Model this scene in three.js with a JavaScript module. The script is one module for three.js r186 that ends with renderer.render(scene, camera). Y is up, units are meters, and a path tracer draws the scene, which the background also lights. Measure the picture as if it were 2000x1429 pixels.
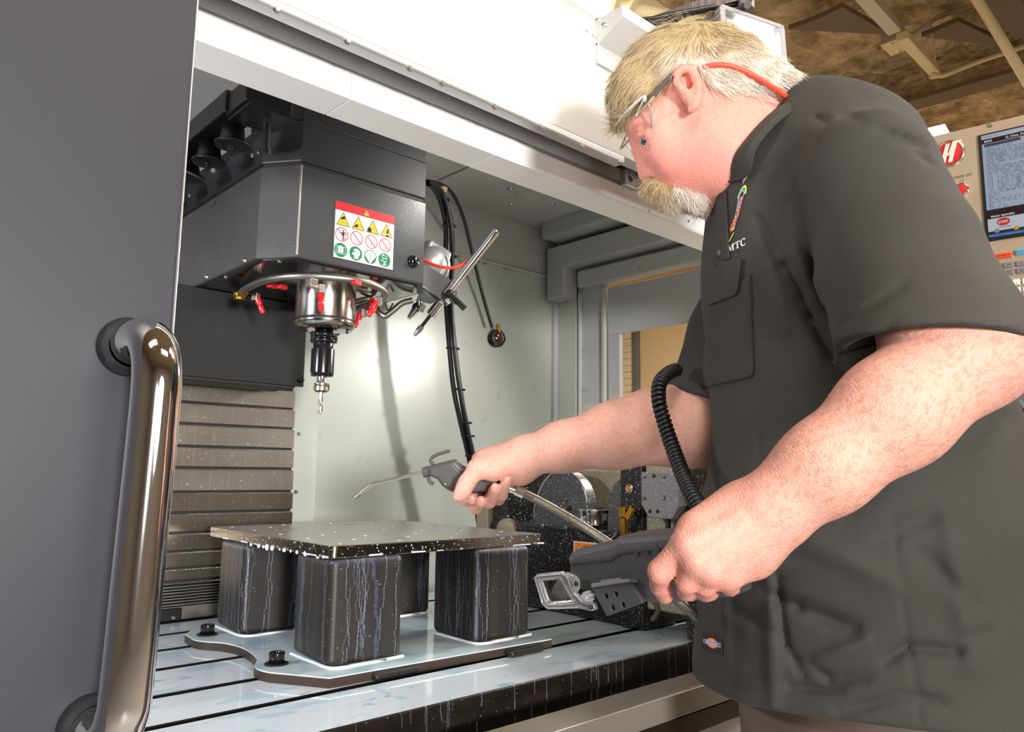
import * as THREE from 'three';
import { RoundedBoxGeometry } from 'three/addons/geometries/RoundedBoxGeometry.js';
import { mergeGeometries, mergeVertices } from 'three/addons/utils/BufferGeometryUtils.js';
import { RectAreaLightUniformsLib } from 'three/addons/lights/RectAreaLightUniformsLib.js';
import { ImprovedNoise } from 'three/addons/math/ImprovedNoise.js';
import { FontLoader } from 'three/addons/loaders/FontLoader.js';
import { TextGeometry } from 'three/addons/geometries/TextGeometry.js';

// ---------------------------------------------------------------- camera, light, exposure
RectAreaLightUniformsLib.init();
const scene = new THREE.Scene();
const camera = new THREE.PerspectiveCamera(51.16, 2000 / 1429, 0.05, 60);
camera.position.set(0, 1.15, 0);
camera.rotation.set(0.139777, -0.745462, 0.012565, 'YXZ');
scene.add(camera);
scene.background = new THREE.Color(0x0b0b0c);
const renderer = new THREE.WebGLRenderer({ antialias: true });
renderer.toneMapping = THREE.LinearToneMapping;
renderer.toneMappingExposure = 1.2;
renderer.shadowMap.enabled = true;

const V = (x, y, z) => new THREE.Vector3(x, y, z);
function spot(pos, target, power, angle, radius, color = 0xffffff, penumbra = 0.6) {
  const s = new THREE.SpotLight(color, power, 0, angle, penumbra, 2);
  s.position.set(...pos); s.target.position.set(...target); s.castShadow = true; s.shadow.radius = radius;
  scene.add(s, s.target); return s;
}
// the photographer's flash in its small softbox, above and to the right of the lens
spot([0.24, 1.27, 0.06], [1.2, 1.3, -1.2], 0.65, 1.15, 6, 0xfffaf6, 0.8);
// and the umbrella strobe that stands well behind it on the left
spot([-1.0, 1.35, 3.9], [0.9, 1.25, -0.9], 88, 0.5, 18, 0xfdfaf8, 0.5);

// ---------------------------------------------------------------- helpers
let seed = 12345;
const rnd = () => ((seed = (seed * 1664525 + 1013904223) >>> 0) / 4294967296);
const rr = (a, b) => a + (b - a) * rnd();
const perlin = new ImprovedNoise();
const noise = (x, y, z) => perlin.noise(x + 31.7, y + 17.3, z + 5.1);
const fbm = (x, y, z, n = 4) => { let s = 0, a = 0.5; for (let i = 0; i < n; i++) { s += a * noise(x, y, z); x *= 2.03; y *= 2.03; z *= 2.03; a *= 0.5; } return s; };
const clamp = (x, a, b) => Math.min(b, Math.max(a, x));
const lerp = (a, b, t) => a + (b - a) * t;
const sst = (a, b, x) => { const t = clamp((x - a) / (b - a), 0, 1); return t * t * (3 - 2 * t); };

const names = {};
function numbered(n) { const k = names[n] = (names[n] ?? -1) + 1; return k ? `${n}_${String(k).padStart(3, '0')}` : n; }
function thing(name, label, category, base = [0, 0, 0], group) {
  const o = new THREE.Group(); o.name = numbered(name); o.position.set(...base);
  o.userData = { label, category }; if (group) o.userData.group = group;
  scene.add(o); return o;
}
function struct(name, base = [0, 0, 0], label) {
  const o = new THREE.Group(); o.name = name; o.position.set(...base); o.userData = { kind: 'structure' };
  if (label) o.userData.label = label;
  scene.add(o); return o;
}
const rootOf = (p) => { while (p.parent && p.parent !== scene) p = p.parent; return p; };
// geometry given in the world's axes, put under a thing or a part of it
function add(parent, name, geo, mat, label) {
  const g = Array.isArray(geo) ? merge(geo) : geo, r = rootOf(parent);
  const m = new THREE.Mesh(g.translate(-r.position.x, -r.position.y, -r.position.z), mat);
  m.name = name; m.castShadow = m.receiveShadow = true;
  if (label) m.userData.label = label;
  parent.add(m); return m;
}
// a shared geometry set at a place
function put(parent, name, geo, mat, pos, quat, label) {
  const r = rootOf(parent), m = new THREE.Mesh(geo, mat);
  m.position.set(...pos).sub(r.position); if (quat) m.quaternion.copy(quat);
  m.name = name; m.castShadow = m.receiveShadow = true;
  if (label) m.userData.label = label;
  parent.add(m); return m;
}
function merge(list) {
  list = list.map((g) => (g.index ? g.toNonIndexed() : g));
  for (const g of list) for (const k of Object.keys(g.attributes)) if (!['position', 'normal', 'uv'].includes(k)) g.deleteAttribute(k);
  return mergeGeometries(list);
}
// uv in metres from the dominant axis of the normal
function metric(g) {
  if (g.index) g = g.toNonIndexed();
  const p = g.attributes.position, n = g.attributes.normal, uv = new Float32Array(p.count * 2);
  for (let i = 0; i < p.count; i += 3) {
    let ax = 0, ay = 0, az = 0;
    for (let k = 0; k < 3; k++) { ax += Math.abs(n.getX(i + k)); ay += Math.abs(n.getY(i + k)); az += Math.abs(n.getZ(i + k)); }
    for (let k = i; k < i + 3; k++) {
      if (ay >= ax && ay >= az) { uv[2 * k] = p.getX(k); uv[2 * k + 1] = -p.getZ(k); }
      else if (ax >= az) { uv[2 * k] = -p.getZ(k); uv[2 * k + 1] = p.getY(k); }
      else { uv[2 * k] = p.getX(k); uv[2 * k + 1] = p.getY(k); }
    }
  }
  g.setAttribute('uv', new THREE.BufferAttribute(uv, 2)); return g;
}
// a box from corner to corner with softened edges
function bx(x0, x1, y0, y1, z0, z1, r = 0.002, seg = 1) {
  const w = Math.abs(x1 - x0), h = Math.abs(y1 - y0), d = Math.abs(z1 - z0);
  r = Math.min(r, w / 2.05, h / 2.05, d / 2.05);
  return metric(new RoundedBoxGeometry(w, h, d, seg, r).translate((x0 + x1) / 2, (y0 + y1) / 2, (z0 + z1) / 2));
}
const UPV = V(0, 1, 0);
function rod(a, b, r0, r1 = r0, seg = 20) {
  const A = V(...a), B = V(...b), d = B.clone().sub(A), g = new THREE.CylinderGeometry(r1, r0, d.length(), seg, 1);
  g.applyQuaternion(new THREE.Quaternion().setFromUnitVectors(UPV, d.clone().normalize()));
  return g.translate((A.x + B.x) / 2, (A.y + B.y) / 2, (A.z + B.z) / 2);
}
function tube(pts, r, seg = 60, rad = 12, tension = 0.5, closed = false) {
  return new THREE.TubeGeometry(new THREE.CatmullRomCurve3(pts.map((p) => V(...p)), closed, 'catmullrom', tension), seg, r, rad, closed);
}
function ball(c, r, sx = 1, sy = 1, sz = 1, seg = 20) { return new THREE.SphereGeometry(r, seg, Math.round(seg * 0.7)).scale(sx, sy, sz).translate(...c); }
// a profile turned about the line from a along dir
function lathe(profile, a, dir = [0, 1, 0], seg = 40) {
  const g = new THREE.LatheGeometry(profile.map(([r, y]) => new THREE.Vector2(r, y)), seg);
  g.applyQuaternion(new THREE.Quaternion().setFromUnitVectors(UPV, V(...dir).normalize()));
  return g.translate(...a);
}
// outline in x (right) and y (up) of a frame, extruded along ex × ey, front face at origin
function slab(outline, depth, bevel, origin, ex, ey, holes = [], curve = 8) {
  const s = Array.isArray(outline) ? new THREE.Shape(outline.map(([x, y]) => new THREE.Vector2(x, y))) : outline;
  for (const h of holes) s.holes.push(h);
  const g = new THREE.ExtrudeGeometry(s, { depth: depth - 2 * bevel, bevelEnabled: bevel > 0, bevelThickness: bevel, bevelSize: bevel, bevelOffset: -bevel, bevelSegments: 2, curveSegments: curve });
  g.translate(0, 0, -(depth - bevel));
  const X = V(...ex).normalize(), Z = X.clone().cross(V(...ey)).normalize(), Y = Z.clone().cross(X);
  return g.applyMatrix4(new THREE.Matrix4().makeBasis(X, Y, Z).setPosition(...origin));
}
function circlePath(x, y, r) { const p = new THREE.Path(); p.absarc(x, y, r, 0, Math.PI * 2, true); return p; }
function roundRect(w, h, r) {
  const s = new THREE.Shape(), x = -w / 2, y = -h / 2;
  s.moveTo(x + r, y); s.lineTo(x + w - r, y); s.absarc(x + w - r, y + r, r, -Math.PI / 2, 0); s.lineTo(x + w, y + h - r); s.absarc(x + w - r, y + h - r, r, 0, Math.PI / 2);
  s.lineTo(x + r, y + h); s.absarc(x + r, y + h - r, r, Math.PI / 2, Math.PI); s.lineTo(x, y + r); s.absarc(x + r, y + r, r, Math.PI, Math.PI * 1.5); return s;
}
const quatTo = (dir) => new THREE.Quaternion().setFromUnitVectors(UPV, V(...dir).normalize());

// ---------------------------------------------------------------- textures
function canvasTex(w, h, draw, size, srgb = true) {
  const c = document.createElement('canvas'); c.width = w; c.height = h;
  const k = c.getContext('2d'); draw(k, w, h);
  const t = new THREE.CanvasTexture(c); if (srgb) t.colorSpace = THREE.SRGBColorSpace;
  t.magFilter = THREE.LinearFilter; t.wrapS = t.wrapT = size ? THREE.RepeatWrapping : THREE.ClampToEdgeWrapping;
  if (size) t.repeat.set(1 / size[0], 1 / size[1]);
  return t;
}
function dataTex(n, fn, size, srgb = false) {
  const d = new Uint8Array(n * n * 4);
  for (let j = 0; j < n; j++) for (let i = 0; i < n; i++) {
    const v = fn(i / n, j / n), q = 4 * (j * n + i), a = Array.isArray(v) ? v : [v, v, v];
    d[q] = clamp(a[0], 0, 1) * 255; d[q + 1] = clamp(a[1], 0, 1) * 255; d[q + 2] = clamp(a[2], 0, 1) * 255; d[q + 3] = 255;
  }
  const t = new THREE.DataTexture(d, n, n); t.wrapS = t.wrapT = THREE.RepeatWrapping; t.magFilter = THREE.LinearFilter; t.minFilter = THREE.LinearFilter;
  if (srgb) t.colorSpace = THREE.SRGBColorSpace;
  t.repeat.set(1 / size[0], 1 / size[1]); t.needsUpdate = true; return t;
}
const per = (u, v, f, s, n = 3) => { // seamless noise on the unit square
  const a = 2 * Math.PI * u, b = 2 * Math.PI * v, R = f / (2 * Math.PI);
  return fbm(Math.cos(a) * R + s, Math.sin(a) * R + Math.cos(b) * R * 0.83, Math.sin(b) * R + s * 0.7, n);
};
function std(color, roughness, metalness = 0, more = {}) { return new THREE.MeshStandardMaterial({ color, roughness, metalness, ...more }); }
function phy(color, roughness, metalness = 0, more = {}) { return new THREE.MeshPhysicalMaterial({ color, roughness, metalness, ...more }); }
function drops(k, w, h, n, color, r0, r1, stretch = 1.2) {
  for (let i = 0; i < n; i++) {
    k.globalAlpha = rr(0.45, 1); k.fillStyle = color; const r = r0 + (r1 - r0) * Math.pow(rnd(), 4);
    k.beginPath(); k.ellipse(rnd() * w, rnd() * h, r, r * rr(1, stretch), 0, 0, 7); k.fill();
  }
  k.globalAlpha = 1;
}
function streaks(k, w, h, n, color, wide, full) {
  for (let i = 0; i < n; i++) {
    let x = rnd() * w, y = full ? rr(-20, 10) : rnd() * h * 0.3; const end = full ? h * rr(0.8, 1.05) : h * rr(0.4, 1), lw = rr(0.5, 1) * wide;
    k.strokeStyle = color; k.lineCap = 'round'; k.lineJoin = 'round';
    let drift = rr(-0.4, 0.4);
    while (y < end) {
      const x1 = x + drift + rr(-1, 1) * (rnd() < 0.18 ? 7 : 1), y1 = y + rr(8, 26);
      k.globalAlpha = rr(0.5, 0.95); k.lineWidth = lw * rr(0.8, 1.25); k.beginPath(); k.moveTo(x, y); k.lineTo(x1, y1); k.stroke(); x = x1; y = y1;
    }
  }
  k.globalAlpha = 1;
}
const brushed = dataTex(256, (u, v) => 0.42 + 0.5 * per(u, v * 0.04, 60, 3, 3) + 0.25 * per(u, v, 5, 9), [0.22, 0.22]);
const smudge = dataTex(256, (u, v) => 0.78 + 0.3 * per(u, v, 7, 4, 5), [0.35, 0.35]);
const pores = dataTex(256, (u, v) => 0.5 + 0.5 * per(u, v, 40, 6, 3) + 0.5 * per(u, v, 110, 2, 2), [0.06, 0.06]);
const fine = dataTex(256, (u, v) => 0.5 + 0.8 * per(u, v, 90, 2, 2), [0.12, 0.12]);

const M = {
  enclosure: std('#a6aaa3', 0.4, 0, { roughnessMap: smudge, bumpMap: brushed, bumpScale: 0.00006 }),
  enclosureGrey: std('#a4a4a2', 0.42),
  white: phy('#f1f1ee', 0.38, 0, { clearcoat: 0.3, clearcoatRoughness: 0.3 }),
  fascia: phy('#d2d2d0', 0.36, 0, { clearcoat: 0.3, clearcoatRoughness: 0.3 }),
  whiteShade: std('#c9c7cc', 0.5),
  darkPaint: std('#424344', 0.42, 0, { roughnessMap: smudge, bumpMap: fine, bumpScale: 0.00025 }),
  darkPaintDeep: std('#1d1d22', 0.5, 0, { bumpMap: fine, bumpScale: 0.0002 }),
  doorPaint: std('#282831', 0.5),
  black: std('#070708', 0.38),
  blackMatte: std('#161617', 0.6),
  blackPaint: std('#070708', 0.5, 0, { bumpMap: fine, bumpScale: 0.0002 }),
  rubber: std('#101012', 0.45),
  chrome: phy('#e9e9ec', 0.06, 1),
  steel: std('#b9b6b0', 0.24, 1, { roughnessMap: smudge }),
  steelDull: std('#98948c', 0.42, 1),
  screw: std('#b4b4b4', 0.3, 1),
  darkScrew: std('#3a3a3c', 0.35, 0.8),
  oxide: phy('#1d1a1f', 0.22, 0.6, { clearcoat: 0.6, clearcoatRoughness: 0.2 }),
  brass: std('#c79a3c', 0.25, 1),
  amber: phy('#c07a10', 0.25, 0, { clearcoat: 0.6 }),
  red: phy('#c4141c', 0.28, 0, { clearcoat: 0.7, clearcoatRoughness: 0.15 }),
  orange: std('#ff4b32', 0.5),
  nickel: std('#d7d2c8', 0.22, 1),
  plasticGrey: std('#38373b', 0.5, 0, { bumpMap: fine, bumpScale: 0.0003 }),
  gunPlastic: std('#4c4947', 0.45),
  castAlu: std('#c6c6c9', 0.38, 0.7),
  white2: std('#e8e8ea', 0.5),
};
const screwHead = merge([new THREE.CylinderGeometry(0.0034, 0.0042, 0.0022, 14).translate(0, 0.0011, 0), new THREE.CylinderGeometry(0.0026, 0.0034, 0.0012, 14).translate(0, 0.0027, 0), new THREE.BoxGeometry(0.0042, 0.0006, 0.0009).translate(0, 0.0033, 0), new THREE.BoxGeometry(0.0009, 0.0006, 0.0042).translate(0, 0.0033, 0)]);
function screw(parent, pos, dir, mat = M.screw, scale = 1, name = 'screw') { const m = put(parent, name, screwHead, mat, pos, quatTo(dir)); m.scale.setScalar(scale); return m; }
// ================================================================ the workshop around the machine
const tanWall = std('#dcbc86', 0.8, 0, { bumpMap: smudge, bumpScale: 0.002 });
const greyWall = std('#8d8478', 0.8);
const concrete = std('#a8a39c', 0.7, 0, { roughnessMap: smudge });
const lumps = (u, v) => clamp(0.5 + 0.9 * fbm(u * 13, v * 13, 3, 3) + 0.5 * fbm(u * 46, v * 46, 8, 3), 0, 1);
const mirrored = (t) => { t.wrapS = t.wrapT = THREE.MirroredRepeatWrapping; return t; };
const sprayTex = mirrored(dataTex(512, (u, v) => { const t = lumps(u, v); return [lerp(0.55, 0.97, t), lerp(0.465, 0.86, t), lerp(0.345, 0.69, t)]; }, [2.2, 2.2], true));
const sprayBump = mirrored(dataTex(512, lumps, [2.2, 2.2]));
const spray = std('#ffffff', 0.95, 0, { map: sprayTex, bumpMap: sprayBump, bumpScale: 0.05 });
const deckPaint = std('#7b6a5a', 0.8);
const cream = std('#eddcb0', 0.4);
const galv = std('#cbc6bd', 0.4, 0.3);

const floorS = struct('floor'); add(floorS, 'concrete_slab', bx(-4, 8, -0.1, 0, -8.2, 4.2), concrete);
const wallR = struct('wall_right'); add(wallR, 'wall_panel', bx(7.5, 7.7, 0, 4.1, -8.2, 4.2), tanWall);
add(wallR, 'trim_rail', bx(7.46, 7.5, 0.9, 0.98, -5, 4), cream);
const wallB = struct('wall_back'); add(wallB, 'wall_panel', bx(-4, 8, 0, 4.1, -8.4, -8.2), tanWall);
const wallF = struct('wall_front'); add(wallF, 'wall_panel', bx(-4, 8, 0, 4.1, 4.2, 4.4), greyWall);
const wallL = struct('wall_left'); add(wallL, 'wall_panel', bx(-4.2, -4, 0, 4.1, -8.2, 4.2), greyWall);
const ceilS = struct('ceiling', [0, 3.9, 0]);
{ // sprayed insulation, lumpy, between smooth strips of roof deck
  const g = new THREE.PlaneGeometry(11.9, 12.6, 240, 250).rotateX(Math.PI / 2).translate(2, 3.9, -2), p = g.attributes.position;
  for (let i = 0; i < p.count; i++) { const x = p.getX(i), z = p.getZ(i); p.setY(i, 3.9 + 0.08 * fbm(x * 3, z * 3, 1, 4) + 0.05 * fbm(x * 11, z * 11, 4, 2)); }
  g.computeVertexNormals(); add(ceilS, 'sprayed_insulation', metric(g), spray);
  add(ceilS, 'roof_deck', bx(-4, 8, 4.06, 4.15, -8.2, 4.2), deckPaint);
}
// steel joists: a pair of chords with a bent web between them
function joist(a, b, label) {
  const A = V(...a), B = V(...b), t = thing('roof_joist', label, 'joist', a), d = B.clone().sub(A).normalize();
  const ang = Math.atan2(-d.z, d.x), L = A.distanceTo(B);
  const chord = (y, w, h) => bx(0, L, y, y + h, -w / 2, w / 2, 0.004).rotateY(ang).translate(...a);
  add(t, 'lower_chord', chord(0, 0.10, 0.025), deckPaint); add(t, 'upper_chord', chord(0.28, 0.10, 0.03), deckPaint);
  const pts = []; for (let s = 0, k = 0; s <= L; s += 0.25, k++) pts.push(A.clone().addScaledVector(d, s).add(V(0, k % 2 ? 0.28 : 0.02, 0)).toArray());
  add(t, 'web', tube(pts, 0.012, pts.length * 6, 8, 0.1), deckPaint);
  return t;
}
// solid beams coated with overspray: bottom flange and web
function roofBeam(a, b, w, label) {
  const A = V(...a), B = V(...b), t = thing('roof_beam', label, 'beam', a), d = B.clone().sub(A).normalize(), ang = Math.atan2(-d.z, d.x), L = A.distanceTo(B);
  add(t, 'bottom_flange', bx(0, L, 0, 0.03, -w / 2, w / 2, 0.006).rotateY(ang).translate(...a), deckPaint);
  add(t, 'web_plate', bx(0, L, 0.03, 0.42, -0.03, 0.03, 0.004).rotateY(ang).translate(...a), spray); return t;
}
roofBeam([5.3163,3.62,-0.81], [5.1468,3.62,-2.6599], 0.16, 'smooth brown roof beam under the sprayed ceiling just above the control console');
roofBeam([4.9008,3.66,-0.9915], [3.6612,3.66,-1.0213], 0.14, 'brown roof beam running behind the thick cream conduit at upper right');
add(ceilS, 'bare_deck_patch', bareDeck([[4.0161,3.76,-1.9845], [4.0369,3.76,-1.808], [4.0259,3.76,-1.67], [4.3186,3.76,-1.6208], [4.4963,3.76,-1.5949]]), deckPaint, 'bare smooth patch in the sprayed ceiling');
add(ceilS, 'bare_deck_patch', bareDeck([[4.6177,3.74,-1.462], [4.6035,3.74,-1.2599], [5.0124,3.74,-1.1562], [5.1647,3.74,-1.1017]]), deckPaint, 'bare smooth patch in the sprayed ceiling');
function bareDeck(pts) { // flat polygon seen from below, 3 cm thick
  const s = new THREE.Shape(pts.map((p) => new THREE.Vector2(p[0], p[2]))), g = new THREE.ExtrudeGeometry(s, { depth: 0.03, bevelEnabled: false });
  return metric(g.rotateX(Math.PI / 2).translate(0, pts[0][1] + 0.03, 0)); }
joist([2.8035,3.56,-2.7187], [2.8585,3.56,-2.0568], 'brown steel roof joist with bent web beside the strip light');
function beam(name, label, cat, a, b, w, h, mat) {
  const A = V(...a), B = V(...b), d = B.clone().sub(A), t = thing(name, label, cat, a), L = d.length();
  add(t, 'channel', bx(0, L, 0, h, -w / 2, w / 2, 0.006).rotateY(Math.atan2(-d.z, d.x)).translate(...a), mat); return t;
}
beam('strut_channel', 'cream strut channel from the junction box down to the bent conduit', 'channel', [4.1459,3.5,-1.4097], [4.6615,3.5,-1.4181], 0.06, 0.05, cream);
beam('strut_channel', 'cream strut channel running up from the junction box to the frame top', 'channel', [3.5507,3.5,-1.4026], [4.058,3.5,-1.4134], 0.07, 0.05, galv);
const jb = thing('junction_box', 'grey electrical junction box hung under the ceiling', 'electrical box', [4.5725,3.7502,-1.5893]);
{ const [x, y, z] = [4.5725,3.7502,-1.5893];
  add(jb, 'box', bx(x - 0.08, x + 0.08, y - 0.03, y + 0.05, z - 0.06, z + 0.06, 0.006), galv); add(jb, 'cover', bx(x - 0.083, x + 0.083, y - 0.04, y - 0.028, z - 0.063, z + 0.063, 0.003), cream);
  for (const s of [-1, 1]) screw(jb, [x + s * 0.06, y - 0.04, z], [0, -1, 0], M.screw, 1.6); }
function conduit(label, pts, r, mat, more) { const t = thing('conduit', label, 'conduit', pts[0]); add(t, 'pipe', tube(pts, r, 80, 12, 0.4), mat); for (const p of more ?? []) add(t, 'coupling', rod(p[0], p[1], r * 1.35), mat); return t; }
conduit('thin grey conduit bending away from the junction box', [[4.5125,3.7204,-1.5336], [4.5609,3.7452,-1.4842], [4.603,3.7878,-1.4371], [4.6467,3.8365,-1.3875], [4.7556,3.8982,-1.2751], [4.9847,4.0398,-1.0365]], 0.014, galv, [[[4.5125,3.7204,-1.5336], [4.5293,3.7297,-1.5163]]]);
conduit('thin cream conduit bent at its end, crossing below the thick pipe', [[4.5717,3.457,-1.4125], [4.5975,3.4604,-1.3881], [4.6319,3.4639,-1.3556], [4.7633,3.5396,-1.2199], [5.0325,3.6704,-0.9463]], 0.014, cream, [[[4.5717,3.457,-1.4125], [4.5931,3.4603,-1.3921]]]);
conduit('thick straight cream pipe at the upper right corner', [[4.2003,3.6389,-1.0746], [4.4412,3.4647,-1.0231], [4.7398,3.1803,-0.9393]], 0.026, cream);
conduit('open-ended cream pipe hung beside the joist above the white fascia', [[2.7102,3.4239,-2.2166], [2.7775,3.3361,-2.0613], [2.9146,3.1649,-1.7338]], 0.045, cream, [[[2.7102,3.4239,-2.2166], [2.7178,3.4143,-2.2004]], [[2.7435,3.381,-2.139], [2.7475,3.3703,-2.1236]]]);
{ const t = thing('hanger_rod', 'thin threaded rod hanging down to the bent conduit end', 'rod', [4.5947,3.9733,-1.4093]); add(t, 'rod', rod([4.5947,3.9733,-1.4093], [4.6755,3.5615,-1.4135], 0.006), cream); add(t, 'nut', rod([4.6708,3.5854,-1.4133], [4.6749,3.5675,-1.413], 0.014, 0.014, 6), galv); }
// shop lights: shallow fixtures with glowing lenses, each with an area light of its size under it
const glow = new THREE.MeshStandardMaterial({ color: '#ffffff', emissive: '#fff6e6', emissiveIntensity: 9, roughness: 0.6 });
function shopLight(x, z, w, d, power, label) {
  const y = 3.5, t = thing('strip_light', label, 'ceiling light', [x, y, z]);
  add(t, 'housing', bx(x - w / 2 - 0.05, x + w / 2 + 0.05, y + 0.01, y + 0.11, z - d / 2 - 0.05, z + d / 2 + 0.05, 0.01), cream);
  add(t, 'lens', bx(x - w / 2, x + w / 2, y - 0.012, y + 0.012, z - d / 2, z + d / 2, 0.008), glow);
  for (const s of [-1, 1]) add(t, 'hanger', rod([x + s * w * 0.4, y + 0.1, z], [x + s * w * 0.4, 3.9, z], 0.006), galv);
  const l = new THREE.RectAreaLight(0xfff4e4, power, w, d); l.position.set(x, y - 0.02, z); l.rotation.x = -Math.PI / 2; scene.add(l);
}
shopLight(2.60, -2.42, 1.1, 0.32, 14, 'glowing strip light at the top edge of the frame beside the joist');
shopLight(-0.9, 0.5, 1.5, 0.5, 10, 'strip light over the machine front, left of the camera');
shopLight(1.2, 1.6, 1.5, 0.5, 8, 'strip light behind the camera');
shopLight(3.1, 0.6, 1.5, 0.5, 15, 'strip light over the right side of the shop');
shopLight(4.8, -3.4, 1.5, 0.5, 44, 'strip light beyond the right side of the machine');
// roll-up door seen through the machine window
{ const t = thing('roll_up_door', 'beige slatted roll-up door seen through the machine window', 'shutter', [7.47, 0, -6.7]);
  const slat = bx(-0.02, 0.02, -0.040, 0.040, -0.75, 0.75, 0.008, 2);
  for (let i = 0; i < 40; i++) put(t, 'slat', slat, tanWallLight(), [7.45, 0.05 + i * 0.083, -6.60]);
  add(t, 'guide_rail', bx(7.4, 7.49, 0, 3.4, -5.84, -5.78), std('#57534c', 0.5)); }
function tanWallLight() { return (tanWallLight.m ??= std('#e6cda6', 0.6)); }

// ================================================================ the machine's enclosure
const enc = thing('machine_enclosure', 'pale grey-green sheet-metal interior of the open machining centre', 'machine enclosure', [0.8, 0, -1.2]);
add(enc, 'lower_back_panel', bx(0.86, 1.83, 0.5, 1.797, -1.77, -1.75, 0.003), M.enclosure);
add(enc, 'upper_back_panel', bx(-0.6, 1.83, 1.80, 1.97, -1.772, -1.752, 0.003), M.enclosureGrey);
add(enc, 'column_back_panel', bx(-0.6, 0.86, 0.5, 1.80, -1.80, -1.78, 0.003), M.enclosureGrey);
add(enc, 'seam_flange', bx(0.86, 1.82, 1.795, 1.803, -1.752, -1.742, 0.002), M.enclosure);
add(enc, 'column_flange', bx(0.803, 0.872, 0.86, 1.80, -1.605, -1.60, 0.002), M.enclosure);
add(enc, 'column_return', bx(0.868, 0.872, 0.86, 1.80, -1.75, -1.60, 0.001), M.enclosure);
add(enc, 'roof_panel', bx(-0.6, 1.228, 1.96, 1.975, -1.75, -0.85, 0.002), M.enclosureGrey);
add(enc, 'roof_panel', bx(1.232, 1.83, 1.957, 1.972, -1.75, -0.85, 0.002), M.enclosureGrey);
{ // round cover in the roof panel with its four screws
  add(enc, 'roof_cover', lathe([[0, -0.004], [0.062, -0.004], [0.066, 0], [0.066, 0.004]], [1.518, 1.9555, -1.545], [0, 1, 0]), M.enclosureGrey);
  for (const p of [[1.4125,1.957,-1.5459], [1.5038,1.957,-1.4613], [1.4989,1.957,-1.6373], [1.591,1.957,-1.5522]]) screw(enc, p, [0, -1, 0], M.screw, 2.0);
}
for (const [a, b] of [[935, 510], [948, 514], [988, 524], [996, 527], [1072, 547], [862, 489]]) { const p = [[1.464,1.7907,-1.742], [1.491,1.7896,-1.742], [1.5743,1.7895,-1.742], [1.5963,1.7888,-1.742], [1.7558,1.7881,-1.742], [1.32,1.7942,-1.742]][[935, 948, 988, 996, 1072, 862].indexOf(a)]; screw(enc, p, [0, 0, 1], M.screw, 1.0); }
for (const p of [[0.8239,1.2329,-1.6], [0.8236,1.1037,-1.6]]) screw(enc, p, [0, 0, 1], M.screw, 1.2);
// right side
const XR = 1.822;
add(enc, 'side_panel', [bx(XR, XR + 0.02, 0.5, 1.97, -1.77, -1.545, 0.002), bx(XR, XR + 0.02, 1.75, 1.97, -1.545, -0.72, 0.002)], M.enclosureGrey);
add(enc, 'window_panel', [bx(XR + 0.004, XR + 0.02, 1.585, 1.735, -1.535, -0.72, 0.002), bx(XR + 0.004, XR + 0.02, 0.5, 1.585, -1.535, -1.488, 0.002), bx(XR + 0.004, XR + 0.02, 0.5, 1.12, -1.488, -0.72, 0.002)], M.enclosureGrey);
add(enc, 'corner_post', bx(XR - 0.03, XR + 0.001, 0.86, 1.80, -1.751, -1.735, 0.002), M.enclosureGrey);
add(enc, 'corner_post', bx(XR - 0.012, XR + 0.001, 0.86, 1.957, -1.735, -1.655, 0.003), M.enclosure);
add(enc, 'side_trim', bx(XR - 0.014, XR, 0.86, 1.735, -1.648, -1.637, 0.003), M.enclosureGrey);
add(enc, 'side_trim', bx(XR - 0.010, XR, 0.86, 1.738, -1.552, -1.538, 0.003), M.enclosureGrey);
add(enc, 'overhead_duct', slab([[-0.75, 1.888], [-1.728, 1.888], [-1.728, 1.716], [-1.655, 1.716], [-1.655, 1.815], [-0.75, 1.815]].map(([z, y]) => [z, y]), 0.075, 0.003, [XR - 0.075, 0, 0], [0, 0, 1], [0, 1, 0]), M.enclosureGrey);
add(enc, 'door_rail', bx(XR - 0.035, XR, 1.748, 1.80, -1.63, -0.75, 0.003), M.enclosureGrey);
add(enc, 'roof_rib', bx(XR - 0.13, XR, 1.905, 1.958, -1.70, -0.85, 0.004), M.enclosureGrey);
for (let i = 0; i < 7; i++) screw(enc, [XR - 0.036, 1.766, -1.60 + i * 0.11], [-1, 0, 0], M.screw, 1.0);
for (const p of [[1.808,1.6748,-1.6141], [1.808,1.5461,-1.6143], [1.808,1.4144,-1.6144]]) screw(enc, p, [-1, 0, 0], M.screw, 0.9);
for (const p of [[1.81,1.7723,-1.7256], [1.81,1.7442,-1.7255], [1.81,1.7174,-1.6996]]) screw(enc, p, [-1, 0, 0.2], M.darkScrew, 1.1);
for (const p of [[1.8,1.7998,-1.6291], [1.8,1.7954,-1.5697]]) add(enc, 'bolt', ball(p, 0.006), M.screw);
// remaining walls of the enclosure, mostly out of sight
add(enc, 'left_panel', bx(-0.37, -0.35, 0.5, 1.96, -1.78, -0.875), M.enclosureGrey);
add(enc, 'chip_tray', bx(-0.6, 1.83, 0.48, 0.5, -1.78, -0.76), M.blackMatte);
add(enc, 'front_apron', bx(-0.62, 1.84, 0.05, 0.799, -0.735, -0.70, 0.004), M.whiteShade);
add(enc, 'plinth', bx(-0.58, 1.8, 0.0, 0.3, -1.78, -0.78), M.blackMatte);
add(enc, 'header_inner_panel', bx(-0.62, 2.0, 1.669, 1.98, -0.872, -0.852, 0.002), M.enclosureGrey);
const win = struct('window_1', [XR, 1.35, -1.1]);
add(win, 'pane', bx(XR + 0.008, XR + 0.014, 1.115, 1.59, -1.492, -0.72, 0.001), phy('#ffffff', 0.03, 0, { transmission: 1, thickness: 0, ior: 1.45 }));
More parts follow.
